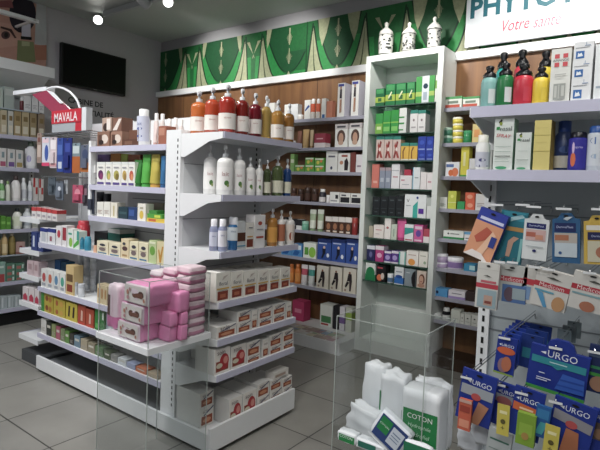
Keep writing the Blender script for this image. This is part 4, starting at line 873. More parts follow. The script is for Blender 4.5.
E2 = Shelf('Y', 1.70, IA['e'], s.name)
for k, (a, b, y, c, nm) in enumerate(((41, 45.5, 260, 'e0e0e4', 'white box behind cartons'), (46, 54, 262.5, 'dfe0e6', 'pale box behind cartons'), (54.5, 60, 260, '2a5a8a', 'blue box behind cartons'), (60.5, 66, 262, '1c5a7c', 'petrol blue box behind cartons'))): put(E2, a, b, y, carton, nm, c=c, d=.06, pr=[(.2, .3, .8, .6, '8aa8c8' if 'blue' in nm else 'b8bcc8')])
for a, b in ((74.3, 80), (80.5, 86.2)): put(s, a, b, 281.5+.3*(a-74), jar, 'clear plastic cup', c='c9cdd2', lid='b9bdc4')
for n_, (a, b) in enumerate(((84, 89.5), (90, 96))):
    z = IA['e']
    for k in range(5):
        j = jar(.038, .048, 0, c='cdd1d6', lid='bfc4ca'); j.location = (float(at((a+b)/2, 290, Y=1.74)[0]), 1.72, z+.001+.0485*k); REG.append((f'clear stacked cup, level {["one", "two", "three", "four", "five"][k]},', s.name, a, j))
for k in range(3): put(s, 97+3.4*k, 100.1+3.4*k, 284+1.2*k, carton, 'slim cream carton with ochre print', c='d8c49a', pr=[(.2, .3, .8, .8, 'b0803a')], d=.05)
for k in range(6): put(s, 108+7*k, 114.3+7*k, 287+2.4*k, carton, 'ochre carton behind pink packs', c='d4ccb8', pr=[(.2, .3, .8, .6, ['b0803a', '8a9a6a', 'a05a4a'][k % 3])], d=.05)
s = SI['f']
YB = [(0, 0, .28, 1, '3c8a34'), ('c', .5, .5, .12, .3, '8a4a20'), ('c', .78, .45, .12, .3, 'b0702c')]
ROWS = [(41, 53, 'b8a42a', YB, 'long yellow carton with green end'), (53.4, 65, 'b8a42a', [('c', .3, .5, .12, .3, 'a85a2a'), ('c', .7, .5, .14, .3, 'c89a3a')], 'yellow carton with orange marks')]
for a, b, c, pr, nm in ROWS:
    k = (a-41)*.45
    upper(s, a, b, 293.5+k, 303+k, carton, 'lower '+nm, 'upper '+nm, c=c, pr=pr, d=.08)
put(s, 65.6, 77, 303, carton, 'yellow carton with two black figures', c='c0ae2c', pr=[('p', [(.2, .2), (.35, .2), (.4, .8), (.25, .8)], '3a2a1c'), ('p', [(.6, .2), (.75, .2), (.8, .8), (.65, .8)], '3a2a1c')], d=.06)
for a, b in ((77.5, 85.3), (85.7, 93.5)): put(s, a, b, 305+.5*(a-77), carton, 'rust red carton with bottle picture', c='a8442a', pr=[('p', [(.4, .2), (.65, .2), (.65, .7), (.45, .75)], 'd8b0a0'), (.1, .02, .9, .12, 'c8402c')], d=.06)
put(s, 94.5, 104, 307.5, carton, 'green carton with white mark', c='2c7a34', pr=[(.8, .5, .95, .8, 'd8e4d8'), (.1, .1, .5, .3, '58a850')], d=.06)
for k in range(6): put(s, 106+8.6*k, 114+8.6*k, 314+3.2*k, carton, 'teal carton behind pink packs', c=['8aa0a8', '4a7a8a'][k % 2], pr=[(.2, .3, .8, .6, 'c0c8cc')], d=.05)
s = SI['g']
for k, (a, b, c, nm) in enumerate(((41, 46, 'd4d2cc', 'white'), (46.4, 51, '33362e', 'charcoal'), (51.4, 55.5, '8a9460', 'olive'), (55.9, 60, 'a8586a', 'dusky pink'), (60.4, 64.5, '7c8a60', 'sage'), (65, 69, '5c8a3a', 'leaf green'), (69.5, 73.5, '3c3a34', 'black'), (74, 80, '6a8494', 'slate blue'), (80.5, 87, 'a89c84', 'sand'), (87.5, 94.5, '8e8670', 'khaki'), (95, 103, '5a7c52', 'moss green'), (104, 110, '4a5a3a', 'dark green'), (110.5, 117, '8a8a86', 'grey'), (117.5, 126, 'c8ccd0', 'pale grey'), (126.5, 135, '9aa4c4', 'lavender'), (135.5, 146, 'c4683c', 'orange'), (146.5, 158, 'b8a68c', 'tan'))):
    put(s, a, b, 319+.52*(a-41), carton, f'{nm} carton', c=c, pr=[(.15, .55, .85, .75, 'c8c4b8')] if k % 2 else gridtext('a8a498', 3), d=.06)
# ------------------------------------------------------------------ goods: rear end of the island, red and white packs and small things
for zi, (z, items) in enumerate(((.985, [(31.5, 36, 207), (36.4, 41, 207), (41.4, 46.5, 208), (47, 51.5, 209), (52, 57, 210)]), (.77, [(31, 37, 232), (37.5, 43, 234)]), (.598, [(27, 33, 261), (33.4, 38.5, 262)]), (.407, [(22.5, 28, 287), (28.5, 34, 288), (34.5, 39, 290)]))):
    nm = f'{["upper", "second", "third", "low"][zi]} rear ledge of island'; FROM[nm] = ('the wall unit', False); S = Shelf('Y', 1.60, z, nm)
    for a, b, y in items:
        put(S, a, b, y, carton, ('white carton with red lid', 'dark blue carton', 'pale pink carton', 'white carton with crimson heart')[zi], c=('e4dedc', '2c3c7a', 'c8b0b4', 'd8cfd0')[zi],
            pr=([(0, .65, 1, 1, 'c83a3c'), (.2, .2, .8, .4, 'a8a0a8')], [(.3, .2, .6, .8, 'c8d0e4')], [(.2, .4, .8, .8, 'a88a8e')], [('p', [(.1, .1), (.9, .1), (.9, .4), (.5, .6), (.1, .4)], 'b82c4a')])[zi], d=.06)
S = Shelf('Y', 1.60, .985, 'upper rear ledge of island')
put(S, 58, 64, 211, bottle, 'small navy capped jar', kind='round', c='d8dce8', cap='2c3c8a', small=True)
# blister cards on the wire bars
def card(px, py, wp, hp, Y, c, pr, label, tilt=0, d=.006, name='blister_card', cat='plaster pack', grp=None, blister=None, hole=True, shape=None, hook=None):
    """hanging card centred at picture point (px, py), wp x hp picture units"""
    p = at(px, py, Y=Y); w = at(px+wp/2, py, Y=Y)[0]-at(px-wp/2, py, Y=Y)[0]; h = at(px, py-hp/2, Y=Y)[2]-at(px, py+hp/2, Y=Y)[2]
    b = MB()
    if shape:
        pts = [(u*w-w/2, v*h-h/2) for u, v in shape]; b.prism(pts, 'y', 0, d, c)
    else: b.box(-w/2, w/2, 0, d, -h/2, h/2, c)
    b.prints(pr, w, h, 0, 0, z0=-h/2)
    if blister:
        u0, v0, u1, v1, mc = blister; b.box((u0-.5)*w, (u1-.5)*w, -.012, 0, (v0-.5)*h, (v1-.5)*h, mc)
    if hole: b.prints([('c', .5, .94, .09, .022, BLACK)], w, h, -.002, 0, z0=-h/2)
    o = b.build(name); o.location = p; o.rotation_euler = (0, tilt, 0); tag(o, label, cat, grp); return o, p, w, h
HB = 'blister cards on the wire bars'
for (x0, x1, y0, y1, Yc, c, pr, lb) in (
    (37, 41.3, 133, 163, 1.66, '9c8478', [(.1, .2, .9, .6, 'c8b4a8'), (.2, .7, .8, .85, '7a4a44')], 'tan blister card hanging at the far end of the wire bar'),
    (42, 49.5, 137, 166, 1.61, 'd0d4e0', [('c', .6, .45, .25, .28, '3c5aa8'), (0, 0, 1, .12, 'd83a6a'), (.1, .8, .9, .95, 'e8c8d0')], 'white blister card with blue oval and pink foot on wire bar'),
    (50, 56.5, 137, 168, 1.61, 'd8c8cc', [('c', .5, .3, .3, .1, '2c2228'), (.1, .6, .9, .9, 'ece4e8'), (0, .05, 1, .15, 'e0a0a8')], 'pale pink blister card with black spot on wire bar'),
    (57, 63, 138, 172, 1.605, '2c4a9a', [(.2, .1, .8, .3, 'c8d0e0'), (.1, .5, .9, .8, '4a6ab8')], 'mid blue blister card with white corner on wire bar'),
    (63.6, 71.5, 138, 173, 1.60, '1c2c7c', [(.2, .6, .8, .85, '3c50a8'), (.1, .1, .4, .4, '141c54')], 'deep navy blister card on wire bar'),
    (72, 80, 143, 173, 1.605, '7c9098', [(0, 0, 1, .55, 'b4601e'), (.1, .65, .9, .9, 'c8d4d4')], 'blister card with orange lower half and white top on wire bar'),
    (80.5, 89.5, 145, 172, 1.605, '5c6478', [(0, 0, 1, .35, 'b8681e'), ('c', .5, .65, .3, .2, '3c4a6c')], 'slate blister card with orange foot on wire bar'),
    (48.2, 55, 177, 195, 1.66, '56626c', [(.1, .3, .9, .6, '3c4650')], 'dark slate sponge card on the lower wire bar'),
    (55.6, 63, 181, 200, 1.62, '6c7684', [('c', .5, .6, .2, .12, 'd8dce4'), (.1, .1, .9, .3, '4c5662')], 'grey sponge card with white dot on the lower wire bar'),
    (64, 67.5, 180, 194, 1.64, 'b0b4b8', [(.2, .2, .8, .7, 'd0d4d8')], 'narrow clear blister card on the lower wire bar'),
    (72.4, 82.5, 185, 203, 1.61, 'b84a68', [('c', .5, .5, .3, .3, 'd88a9c'), (.1, .05, .9, .2, '8c2c48')], 'rose pink blister card on the lower wire bar'),
    (83.3, 87.6, 184, 206, 1.62, '4c4650', [(.2, .2, .8, .8, '8a6a78')], 'dark plum brush card on the lower wire bar'),
    (88.5, 93.8, 184, 214, 1.59, '343a4a', [(.3, .1, .7, .9, '5a6070')], 'long dark comb card beside the island upright')):
    o, p, w, h = card((x0+x1)/2, (y0+y1)/2, x1-x0, y1-y0, Yc, c, pr, lb, cat='blister card', grp=HB, blister=(.2, .15, .8, .5, mat(c)) if (x0*7) % 3 > 1 else None)
    MB().tube([(0, 0, h/2-.012), (0, 1.66-Yc if False else .0, h/2+.004)], .0015, STEEL).build('hook', o)
o, p, w, h = card(92, 169, 6.5, 8, 1.598, 'e0e0de', [], 'white square price tag on the island upright', cat='price tag', name='price_tag', hole=False)
# red cosmetics display standing on the wire bar
def display():
    zt = float(at(60, 133, Y=1.6)[2])+.006
    x0, x1 = at(52, 124, Y=1.63)[0], at(81.5, 124, Y=1.63)[0]
    t = empty('nail_care_display', ((x0+x1)/2, 1.63, zt)); w = x1-x0; R = mat('c8102e', .35); z1 = at(65, 123, Y=1.63)[2]-zt; z2 = at(65, 110, Y=1.63)[2]-zt
    b = MB().box(-w/2, w*.3, .0, .04, 0, z1, mat('a7acb2', .4)).box(w*.3, w/2, .0, .04, 0, z1, R); b.build('base', t)
    b = MB().box(-w/2, w/2, -.004, .04, z1, z2, R); vs, fs, W, Hh = text_geo('MAVALA', 0, .01); sc = w*.78/W
    b.add([(v[0]*sc, -.0052, (z1+z2)/2-.004+v[1]*sc*1.1) for v in vs], fs, mat('f2e4e6', .4)); b.build('header', t)
    MB().box(w/2, w/2+.05, .0, .04, 0, z2+.004, mat('dfe2e6', .35)).build('side_box', t)
    def L(px, py, Y): q = at(px, py, Y=Y); return (q[0]-(x0+x1)/2, Y-1.63, q[2]-zt)
    ar = [L(x, y, 1.66) for x, y in ((47, 89), (52, 87.3), (58, 87), (64, 88.5), (70, 92), (75, 97), (78, 102), (80, 108), (80.5, 113))]
    MB().tube(ar, .007, mat('eceef2', .3), 8).build('arched_arm', t)
    q = [L(13, 91, 1.66), L(46, 86.5, 1.66), L(46, 90.5, 1.66), L(13, 95, 1.66)]
    MB().add(q+[(x, y+.06, z) for x, y, z in q], [(0, 1, 2, 3), (7, 6, 5, 4), (0, 4, 5, 1), (3, 2, 6, 7), (1, 5, 6, 2), (0, 3, 7, 4)], mat('e8ebf0', .3)).build('lamp_head', t)
    q = [L(32, 94.5, 1.66), L(48, 90, 1.66), L(72, 111, 1.66), L(53, 113, 1.66)]
    MB().add(q+[(x, y+.012, z) for x, y, z in q], [(0, 1, 2, 3), (7, 6, 5, 4), (0, 4, 5, 1), (3, 2, 6, 7), (1, 5, 6, 2), (0, 3, 7, 4)], mat('9c3050', .35)).build('slanted_panel', t)
    q = [L(46, 90, 1.65), L(52, 92, 1.65), L(62, 103, 1.65), L(60, 103.5, 1.65)]
    MB().add(q+[(x, y+.012, z) for x, y, z in q], [(0, 1, 2, 3), (7, 6, 5, 4), (0, 4, 5, 1), (3, 2, 6, 7), (1, 5, 6, 2), (0, 3, 7, 4)], mat('e8ebf0', .3)).build('panel_edge', t)
    tag(t, 'red and white nail care display with arched arm on top of the island', 'display stand')
display()
# ------------------------------------------------------------------ goods: wall unit
LS = []
for i, z in enumerate(LZ): nm = f'wall unit\'s {ORD[i]} shelf'; LS.append(Shelf('X', -4.51, z, nm)); FROM[nm] = ('the TV end', True)
s = LS[0]
put(s, -6, 3, 88, carton, 'pale green carton', c='b8c4bc', d=.1); put(s, 4, 14, 87, carton, 'frosted grey carton', c='a8b4b0', d=.1, pr=[(.1, .6, .9, .9, 'c0c8c4')])
put(s, 20, 23.5, 98, bottle, 'small dark red bottle', kind='round', c='6c2c34', cap='d8d8d8', small=True)
for k, (a, b) in enumerate(((24, 31), (32, 38), (39, 44))): put(s, a, b, 96+k, carton, 'white carton with grey print', c='dfe0e2', d=.08, pr=gridtext('a8a8b0', 3))
s = LS[1]
for k, (a, b, y, c, nm) in enumerate(((-7, 0, 111, 'c4b08a', 'beige'), (.5, 6.8, 110, 'c9bc9c', 'cream'), (8, 13.3, 111, 'c8c8c0', 'off white'), (14, 21, 111, 'ab9468', 'tan'), (21.8, 29, 112, 'bfae88', 'sand'), (29.8, 36.5, 113, 'a8946e', 'ochre'), (38, 44.5, 114, '9c8a76', 'taupe'))):
    put(s, a, b, y, carton, f'{nm} carton', c=c, pr=[(.15, .1, .85, .4, 'e0d8c4'), (.2, .6, .8, .8, '8a7448')], d=.08)
s = LS[2]
for k, (a, b) in enumerate(((-8, -1.5), (-.5, 6.3), (7.8, 15), (16, 23))): put(s, a, b, 147+k, carton, 'white carton with pink foot', c='dfdcda', pr=[(.1, .05, .9, .3, ['b85a7a', 'b85a7a', '7a5aa0', 'b09a5a'][k]), (.3, .5, .7, .8, '8aa0a8')], d=.08)
put(s, 24.5, 35, 142, bottle, 'wide white bottle with lilac print', kind='flip', c='dfe0e4', cap='5a6a5a', label='e6e6ea', lz=(.1, .75), marks=[(0, .4, .4, .2, 'a8a0d0')])
s = LS[3]
for (a, b, y, kind, c, cap, lbl, nm) in ((-8, -2, 183, 'flip', '7ab06a', 'd0d8c8', None, 'green bottle'), (-1.5, 4, 180, 'flip', '6aa65a', 'e0e4dc', 'c8dcc0', 'green bottle with pale label'), (4.6, 9.8, 181, 'flip', 'd4d8c8', '8aa86a', None, 'off white bottle with green cap'), (10.5, 19.5, 176, 'flip', 'dfdcda', '4a3a3a', 'e6e2e0', 'white bottle with dark cap'), (20.3, 26, 178, 'flip', 'dde0e2', 'e6e8ea', 'c0c4cc', 'plain white bottle'), (26.6, 32, 181, 'flip', 'd8dcde', 'e0e2e4', 'c8ccd4', 'plain white bottle')):
    put(s, a, b, y, bottle, nm, kind=kind, c=c, cap=cap, label=lbl, lz=(.12, .5))
put(s, 33, 38, 178, carton, 'white carton with red squares', c='e4dedc', pr=[(.0, .6, .4, 1, 'c83a3c'), (.5, .3, .9, .6, 'c83a3c')], d=.06); put(s, 38.8, 43.5, 179, carton, 'white carton with red squares', c='e4dedc', pr=[(.0, .6, .4, 1, 'c83a3c'), (.5, .3, .9, .6, 'c83a3c')], d=.06)
s = LS[4]
put(s, -7, 0, 214, carton, 'lime green pouch', c='6aa83a', d=.08); o = put(s, .8, 5.8, 216, carton, 'bright green pouch', c='5c9c34', pr=[(.1, .4, .9, .6, '8ac85a')], d=.08); put(s, 6.3, 11, 217, carton, 'bright green pouch', c='5c9c34', pr=[(.1, .4, .9, .6, '8ac85a')], d=.08)
put(s, 12, 21, 208, bottle, 'round white bottle with black cap', kind='flip', c='dcdcd2', cap='22262a', label='d4d8c0', lz=(.15, .6)); put(s, 22, 30.5, 208, bottle, 'white bottle with white cap', kind='flip', c='d8dcde', cap='dcdee0', label='a8b0b8', lz=(.15, .55))
put(s, 32, 38, 219, carton, 'small cream box with grey print', c='cfcdc6', pr=gridtext('7a8a7a', 2), d=.06)
s = LS[5]
put(s, -6, 0, 234, bottle, 'tan bottle', kind='flip', c='b89a68', cap='c8b088'); put(s, .5, 7, 232.5, bottle, 'beige bottle', kind='flip', c='c0a470', cap='b8a080', label='d0bc90', lz=(.1, .5)); put(s, 7.6, 14.6, 232, bottle, 'olive brown bottle', kind='flip', c='7c6a34', cap='c8c0a8', label='8a7840', lz=(.1, .55))
put(s, 15.5, 25, 242, carton, 'pink box with red mark', c='c8a29a', pr=[('c', .55, .5, .2, .2, '8c2c34'), (0, 0, 1, .2, '9a6a60')], d=.08)
s = LS[6]
put(s, -4, 5.5, 262, carton, 'mint carton with red foot', c='8fb4a8', pr=[(0, .0, .9, .4, 'b04a4c'), (.2, .7, .8, .8, 'd0e0d8')], d=.08)
for k, (a, b) in enumerate(((6.3, 15), (15.6, 24.5))):
    z = s.z
    for j, q in enumerate(('bottom', 'middle', 'topmost')):
        o = put(s, a, b, 276-6.2*j+k*-.3, carton, f'{q} flat green box', z=z, c='5c8a74', pr=[(.1, .15, .6, .6, 'b86a64'), (.7, .2, .9, .8, 'cfe0d8')], d=.08); z += o['_h']
s = LS[7]
for k in range(4): put(s, -6+6.8*k, .2+6.8*k, 297-.5*k, carton, 'pale blue grey carton', c='b8c4c8', pr=[(.2, .1, .35, .9, 'd8dfe2'), (.6, .1, .7, .9, '98a4aa')], d=.08)
# ------------------------------------------------------------------ goods: near unit
N1 = Shelf('Y', 1.80, 1.566, 'hook unit\'s top shelf'); N2 = Shelf('Y', 1.80, 1.343, 'hook unit\'s lower shelf')
FROM[N1.name] = FROM[N2.name] = ('the tower', False)
def sport(a, b, yt, c, nm, back=.0, lb='d6dde0'):
    o = put(N1, a, b, yt, bottle, nm, back=back, kind='sport', c=c, cap='17181c', label='c9d2d2' if lb[0] in 'd9' and c[0] in '71' else lb, lz=(.08, .42), name='bottle', txt=None, la=(PI*1.5, PI*1.78))
    lbl = [q for q in o.children if q.name.startswith('label')][0]
    return o
sport(480.5, 495.3, 66, '7fb4b0', 'front pale turquoise bottle with black cap'); sport(496.3, 511.3, 63, '12733c', 'front dark green bottle with black cap', lb='9ab8a0')
sport(513, 531.3, 64, 'c4203a', 'front cherry red bottle with black cap', lb='c83048'); sport(532.5, 547, 67, 'e6c80c', 'front yellow bottle with black cap', lb='dcc020')
sport(494.5, 507.5, 52.5, '1fb0a8', 'rear turquoise bottle with black cap', .07); sport(512.5, 526.5, 49.5, 'd8384c', 'rear red bottle with black cap', .07); sport(536, 550, 51, 'ecd21a', 'rear yellow bottle with black cap', .07)
RQ = 'd04a52'
AM = [(.18, .82, .42, .9, RQ), (.60, .82, .84, .9, RQ), (.18, .66, .42, .74, RQ), (.60, .66, .84, .74, RQ), ('t', 'HYDRATANT', .5, .78, .86, '5a5a5e'), (.2, .04, .8, .34, 'a0a49e'), (.25, .08, .38, .3, 'c4c6c0'), (.45, .06, .5, .32, 'c4c6c0'), (.6, .1, .75, .3, 'c4c6c0'), (.25, .5, .8, .52, 'b8b8b4'), (.25, .46, .7, .475, 'b8b8b4')]
AM[4] = ('t', 'AMANDE', .5, .78, .8, '5a5a5e')
put(N1, 548.5, 569, 48.5, carton, 'white carton with four red squares', c='dfe0da', pr=AM, d=.07)
BL = [(.12, .1, .55, .5, '2c6ab0'), ('p', [(.2, .18), (.48, .22), (.4, .4), (.3, .34), (.24, .42)], 'e8eef2'), (.1, .66, .8, .69, '8a8e94'), (.55, .76, .85, .79, '5a7aa8'), (.62, .8, .65, .95, '8aa0b8')]
z = N1.z
for k, nm in enumerate(('bottom', 'middle', 'top')):
    a = 570+k*1.5; o = put(N1, a, a+20.5, 78.5-18.5*k, carton, f'blue bird carton, {nm} of three,', z=z, c='e2e4e6', pr=BL, d=.08); z += o['_h']
put(N1, 592.5, 616, 43, carton, 'large plain white carton at the frame edge', c='e4e8ea', d=.09, pr=[(.1, .2, .4, .24, 'a0b0c0')])
s = N2
put(s, 475.3, 488.3, 135, bottle, 'small white bottle with indigo band', kind='round', c='dcdcda', cap='eceade', label='c0c2d0', lz=(.08, .5), marks=[(0, .45, .5, .12, '4a4a7a'), (0, .05, .9, .08, '3a3466')])
put(Shelf('Y', 1.88, s.z, s.name), 489, 491.5, 150, carton, 'narrow white carton behind the bottle', c='d8d8d4', d=.05)
SP = lambda k: [('p', [(.1, .84), (.28, .84), (.28, .78), (.1, .78)], '1c8a3c'), ('p', [(.2, .93), (.3, .88), (.4, .96), (.34, .99)], '2a2a1c'), ('c', .33, .9, .08, .035, '8a9a2c'), ('t', 'narhin' if False else 'nasal', .6, .80, .6, '2c3a3a')]+([('t', 'SPRAY', .5, .66, .76, 'c23a4a', .2, -.12), (.1, .45, .9, .456, '6a8a7c'), (.1, .35, .9, .356, '6a8a7c'), (.1, .255, .9, .27, '3a4a44')] if k else [(.2, .5, .8, .506, '8aa09a'), (.12, .26, .9, .27, '5a7068')])+[(.1, .2, .8, .206, '7a9a8c'), (.1, .15, .85, .156, '7a9a8c'), ('c', .45, .035, .3, .03, '3c9c6c')]
put(s, 492.2, 512, 118.5, carton, 'tall pale green spray carton', c='d5dcd6', pr=SP(1), d=.06, side='8fb8a0'); put(s, 514, 530, 132.5, carton, 'shorter pale green nasal carton', c='d5dcd6', pr=SP(0), d=.05, side='8fb8a0')
put(s, 532, 549, 120, carton, 'tall pale yellow carton', c='d8c870', pr=[(0, .69, 1, .70, 'a8983c'), (0, .37, 1, .38, 'b8a84a'), (.15, .84, .8, .845, 'c0b060'), (.15, .55, .8, .555, 'c0b060')], d=.07, side='a8903c')
put(s, 554.3, 570, 121, bottle, 'dark blue bottle with pale label', kind='round', c='23345e', cap='1c3c80', label='b8b4a8', lz=(.06, .3), back=.05, marks=[(.0, 1.5, .6, .3, '3a5080')])
put(s, 568.5, 584.5, 132, bottle, 'indigo spray can with orange flames', kind='can', c='2c2c98', cap='141420', label='34309c', lz=(.05, .8), txt='spray', tc='c8c0e8', marks=[(-.6, .3, .3, .25, 'd8683a'), (-.6, .7, .15, .2, 'd0b8e0')])
put(s, 587, 603, 126, bottle, 'white spray can with blue cap', kind='can', c='c4ccd6', cap='1f5098', label='d0d6de', lz=(.1, .8), marks=[(0, .8, .9, .12, '3a66a8'), (0, .3, .7, .08, '9ab0cc')])
# hooks: long wire from the slotted panel with a white ticket at the tip
def hook(px, py, Y, label, wt=14):
    p = at(px, py, Y=Y); t = empty('panel_hook', (p[0], Y, p[2])); L = 2.10-Y
    MB().tube([(0, L, -.02), (0, L-.01, 0), (0, 0, 0), (0, -.006, .008)], .0022, STEEL).tube([(-.0, L, .012), (0, .0, .012)], .0015, STEEL).build('wire', t)
    w = wt/300*.5; MB().box(-w, w, -.008, -.0066, -.003, .004, mat('dcdee0', .3)).build('price_ticket', t)
    return tag(t, label, 'hook', 'hooks on the slotted panel')
TAB = [(0, 0), (1, 0), (1, .88), (.8, .90), (.68, 1), (.32, 1), (.2, .90), (0, .88)]
PH = 'plaster packs on the upper hooks'
hs = [('indigo and orange pack', 497, 205, 1.81), ('teal pack', 523, 205, 1.82), ('white pouch', 534, 207, 1.80), ('blue pouch', 564, 209, 1.80), ('yellow pouch', 600, 209.5, 1.80)]
for nm, x, y, Y in hs: hook(x, y, Y, f'wire hook with white ticket over the {nm}')
card(485.5, 235, 29, 50, 1.80, '2c3c9a', [(0, 0, 1, .74, 'd2906a'), (.12, .78, .95, .84, 'c8cce8'), ('p', [(.15, .4), (.45, .66), (.7, .6), (.55, .4), (.3, .3)], 'b0503c'), ('p', [(.3, 0), (.6, 0), (.85, .55), (.7, .62), (.45, .2)], 'e0b494'), (.72, .3, .92, .52, '2c3c8a'), ('p', [(0, 0), (.9, 0), (.6, .12), (.25, .14)], 'ded4d0')],
     'indigo topped carton with knee picture hanging tilted on a hook', tilt=.32, d=.028, cat='plaster pack', name='hanging_carton', grp=PH)
card(511, 237, 27, 52, 1.84, '1c7484', [(.1, .82, .9, .98, '2a8ca0'), (0, .62, 1, .7, 'c09048'), ('p', [(.4, .12), (.55, .12), (.62, .4), (.8, .5), (.6, .52), (.42, .42)], 'd0a48c'), ('p', [(.4, .8), (.9, .9), (.8, .95), (.4, .88)], '9ac0c8'), (.86, .05, .96, .5, '7ab8b8')],
     'teal plaster pack with foot picture and orange band', tilt=.10, d=.012, name='hanging_pack', grp=PH)
card(535.5, 237, 25, 46, 1.82, 'd2d6d6', [(.1, .68, .88, .8, '1c2462'), ('t', 'DermaPlast', .5, .745, .6, 'b8c0e0'), (.1, .42, .9, .66, 'c8a4a0'), (.12, .5, .5, .6, 'b0604c'), (.5, .45, .8, .55, 'c88a70'), ('c', .5, .2, .08, .03, '1c2462'), (.15, .28, .85, .3, 'a8b0b4')], 'white plaster pouch with indigo label band on a hook', tilt=.03, d=.014, name='hanging_pouch', grp=PH, shape=TAB)
card(566, 238, 28, 50, 1.82, '265a86', [(.08, .62, .85, .8, '16265a'), ('t', 'DermaPlast', .46, .72, .6, 'b8c0e0'), (.08, .4, .9, .6, 'b0a8a0'), (.1, .45, .6, .56, 'a86a4c'), (.1, .12, .9, .4, 'b8c4cc'), ('p', [(.4, .88), (.55, .85), (.75, .93), (.5, .92)], 'c0ccd4'), ('c', .3, .2, .06, .03, '26508a')], 'dark blue plaster pouch with white lower label', tilt=-.05, d=.014, name='hanging_pouch', grp=PH, shape=TAB)
card(597, 240, 27, 49, 1.81, 'c4a234', [(.1, .7, 1, .8, 'd8d4c8'), (.15, .5, 1, .66, '1c2050'), ('t', 'DermaPlast', .6, .58, .6, 'b8c0e0'), (.15, .05, 1, .48, 'bfb9a0'), ('c', .7, .25, .25, .12, 'a86a50')], 'mustard yellow plaster pouch with indigo band', tilt=-.06, d=.014, name='hanging_pouch', grp=PH, shape=TAB)
PW = 'white bandage boxes on the middle hooks'
for nm, x, y, Y in (('folded bandage box', 500, 262, 1.78), ('blue picture box', 513, 262.5, 1.80), ('pair of bandage boxes', 535, 267, 1.76), ('twin bandage box', 549, 269.5, 1.76), ('last bandage box', 590, 273, 1.76)): hook(x, y, Y, f'wire hook with white ticket over the {nm}', 11)
RB = [(0, .66, 1, .78, 'a82834'), ('t', 'Medicom', .5, .72, .7, 'e0c4c4'), (0, .60, 1, .63, 'c8a0a0')]
card(487, 286, 22, 46, 1.775, 'c4c2bc', [(0, .45, 1, .55, 'b03040'), (.2, .57, .9, .62, 'b85560'), (.1, .03, .95, .42, '8aa0a8'), (.4, .08, .8, .3, 'b09080'), (.45, .12, .75, .18, '7c3c34'), ('p', [(.3, .72), (.5, .74), (.7, .7), (.5, .71)], '4a4a44'), (0, .86, 1, .865, 'a0a098')], 'narrow folded white bandage box with red stripe, under indigo carton', tilt=.03, d=.02, name='hanging_carton', grp=PW)
card(511.5, 284, 30, 37, 1.80, 'aeb0ac', [(0, .56, 1, .7, 'a82c3a'), ('t', 'Medicom', .5, .63, .8, 'd8b4b4'), (.2, .0, 1, .48, '46689a'), ('c', .45, .22, .18, .2, '5a4654'), (.55, .1, .98, .4, '8a9aa0'), ('p', [(.2, .88), (.4, .9), (.6, .86), (.4, .86)], '4a4a44')], 'grey white bandage box with blue knee picture', tilt=.01, d=.02, name='hanging_carton', grp=PW)
card(534, 286, 24, 38, 1.80, 'b8b6b0', [(0, .5, 1, .66, 'b02c3a'), (.1, .1, .4, .45, '6a8ab0')], 'bandage box half hidden behind the twin box', tilt=.12, d=.02, name='hanging_carton', grp=PW)
card(551, 290, 36, 38, 1.765, 'c8c5be', [(0, .52, 1, .66, 'b02838'), ('t', 'Medicom', .5, .59, .7, 'e4ccca'), (.05, .4, .6, .45, '5a9ab0'), ('p', [(.1, .4), (.3, .38), (.5, .02), (.4, .0)], '4a90b8'), ('c', .78, .18, .18, .2, 'b8895a'), ('p', [(.3, .8), (.5, .84), (.75, .78), (.5, .78)], '4a4a44')], 'large white bandage box with ochre knee picture', tilt=.17, d=.03, name='hanging_carton', grp=PW)
card(590, 293, 40, 38, 1.765, 'cac7c0', [(0, .52, 1, .66, 'b02838'), ('t', 'Medicom', .5, .59, .7, 'e4ccca'), (.05, .4, .9, .45, '7aa0a8'), ('c', .5, .12, .2, .14, 'a8684c'), ('p', [(.4, .8), (.55, .84), (.8, .78), (.55, .78)], '4a4a44')], 'large white bandage box with elbow picture at the frame edge', tilt=.14, d=.03, name='hanging_carton', grp=PW)
# URGO packs
UB = '16308c'; UG = 'blue plaster packs on the lowest hooks'
def urgo(u=.5, v=.82, w=.6): return [('t', 'URGO', u+.05, v, w, 'dfe4ee'), ('p', [(u+.05-w/2-.13, v-.0), (u+.05-w/2-.03, v+.03), (u+.05-w/2-.03, v-.03)], 'dfe4ee')]
for nm, x, y, Y in (('orange label blue pack', 505, 338, 1.66), ('largest blue pack', 556, 348, 1.64), ('green blue pack', 595, 352, 1.66), ('grey band blue pack', 467, 377.5, 1.60), ('half hidden blue pack', 500, 384.5, 1.62), ('green block pack', 522, 393, 1.58), ('low wide pack', 556, 402, 1.58)): hook(x, y, Y, f'wire hook with white ticket over the {nm}', 11)
card(505.5, 356, 20, 38, 1.66, UB, urgo(.5, .78, .62)+[('c', .5, .64, .46, .1, 'cc5a2c'), ('c', .45, .25, .28, .2, '8a6a78'), ('c', .6, .3, .25, .2, 'b86a48'), (0, 0, 1, .05, '8aa43a')], 'small blue plaster pack with orange oval label and knee', tilt=.08, d=.01, name='hanging_pack', grp=UG)
for k in range(5): card(509+3.2*k, 350-3.2*k, 19-.4*k, 34-.6*k, 1.70+.06*k, '1c3c9a', [(.1, .5, .9, .7, '3a58b0')], f'blue plaster pack, {ORD[k+1]} in the row behind the orange label pack', tilt=.08, d=.008, name='hanging_pack', grp=UG)
for k in range(3): card(531+4*k, 352-5*k, 22, 34, 1.72+.08*k, '17347c', [(.1, .3, .9, .6, '1f7a8c')], f'dark blue pack, {ORD[k]} in the row behind largest blue pack', tilt=.06, d=.008, name='hanging_pack', grp=UG)
for k in range(3): card(564+5*k, 338-4*k, 14, 16, 1.86+.05*k, '6c7a80', [(.1, .3, .9, .6, '6a7a80')], f'small grey green pack, {ORD[k]} on the hook beyond largest blue pack', d=.008, name='hanging_pack', grp=UG)
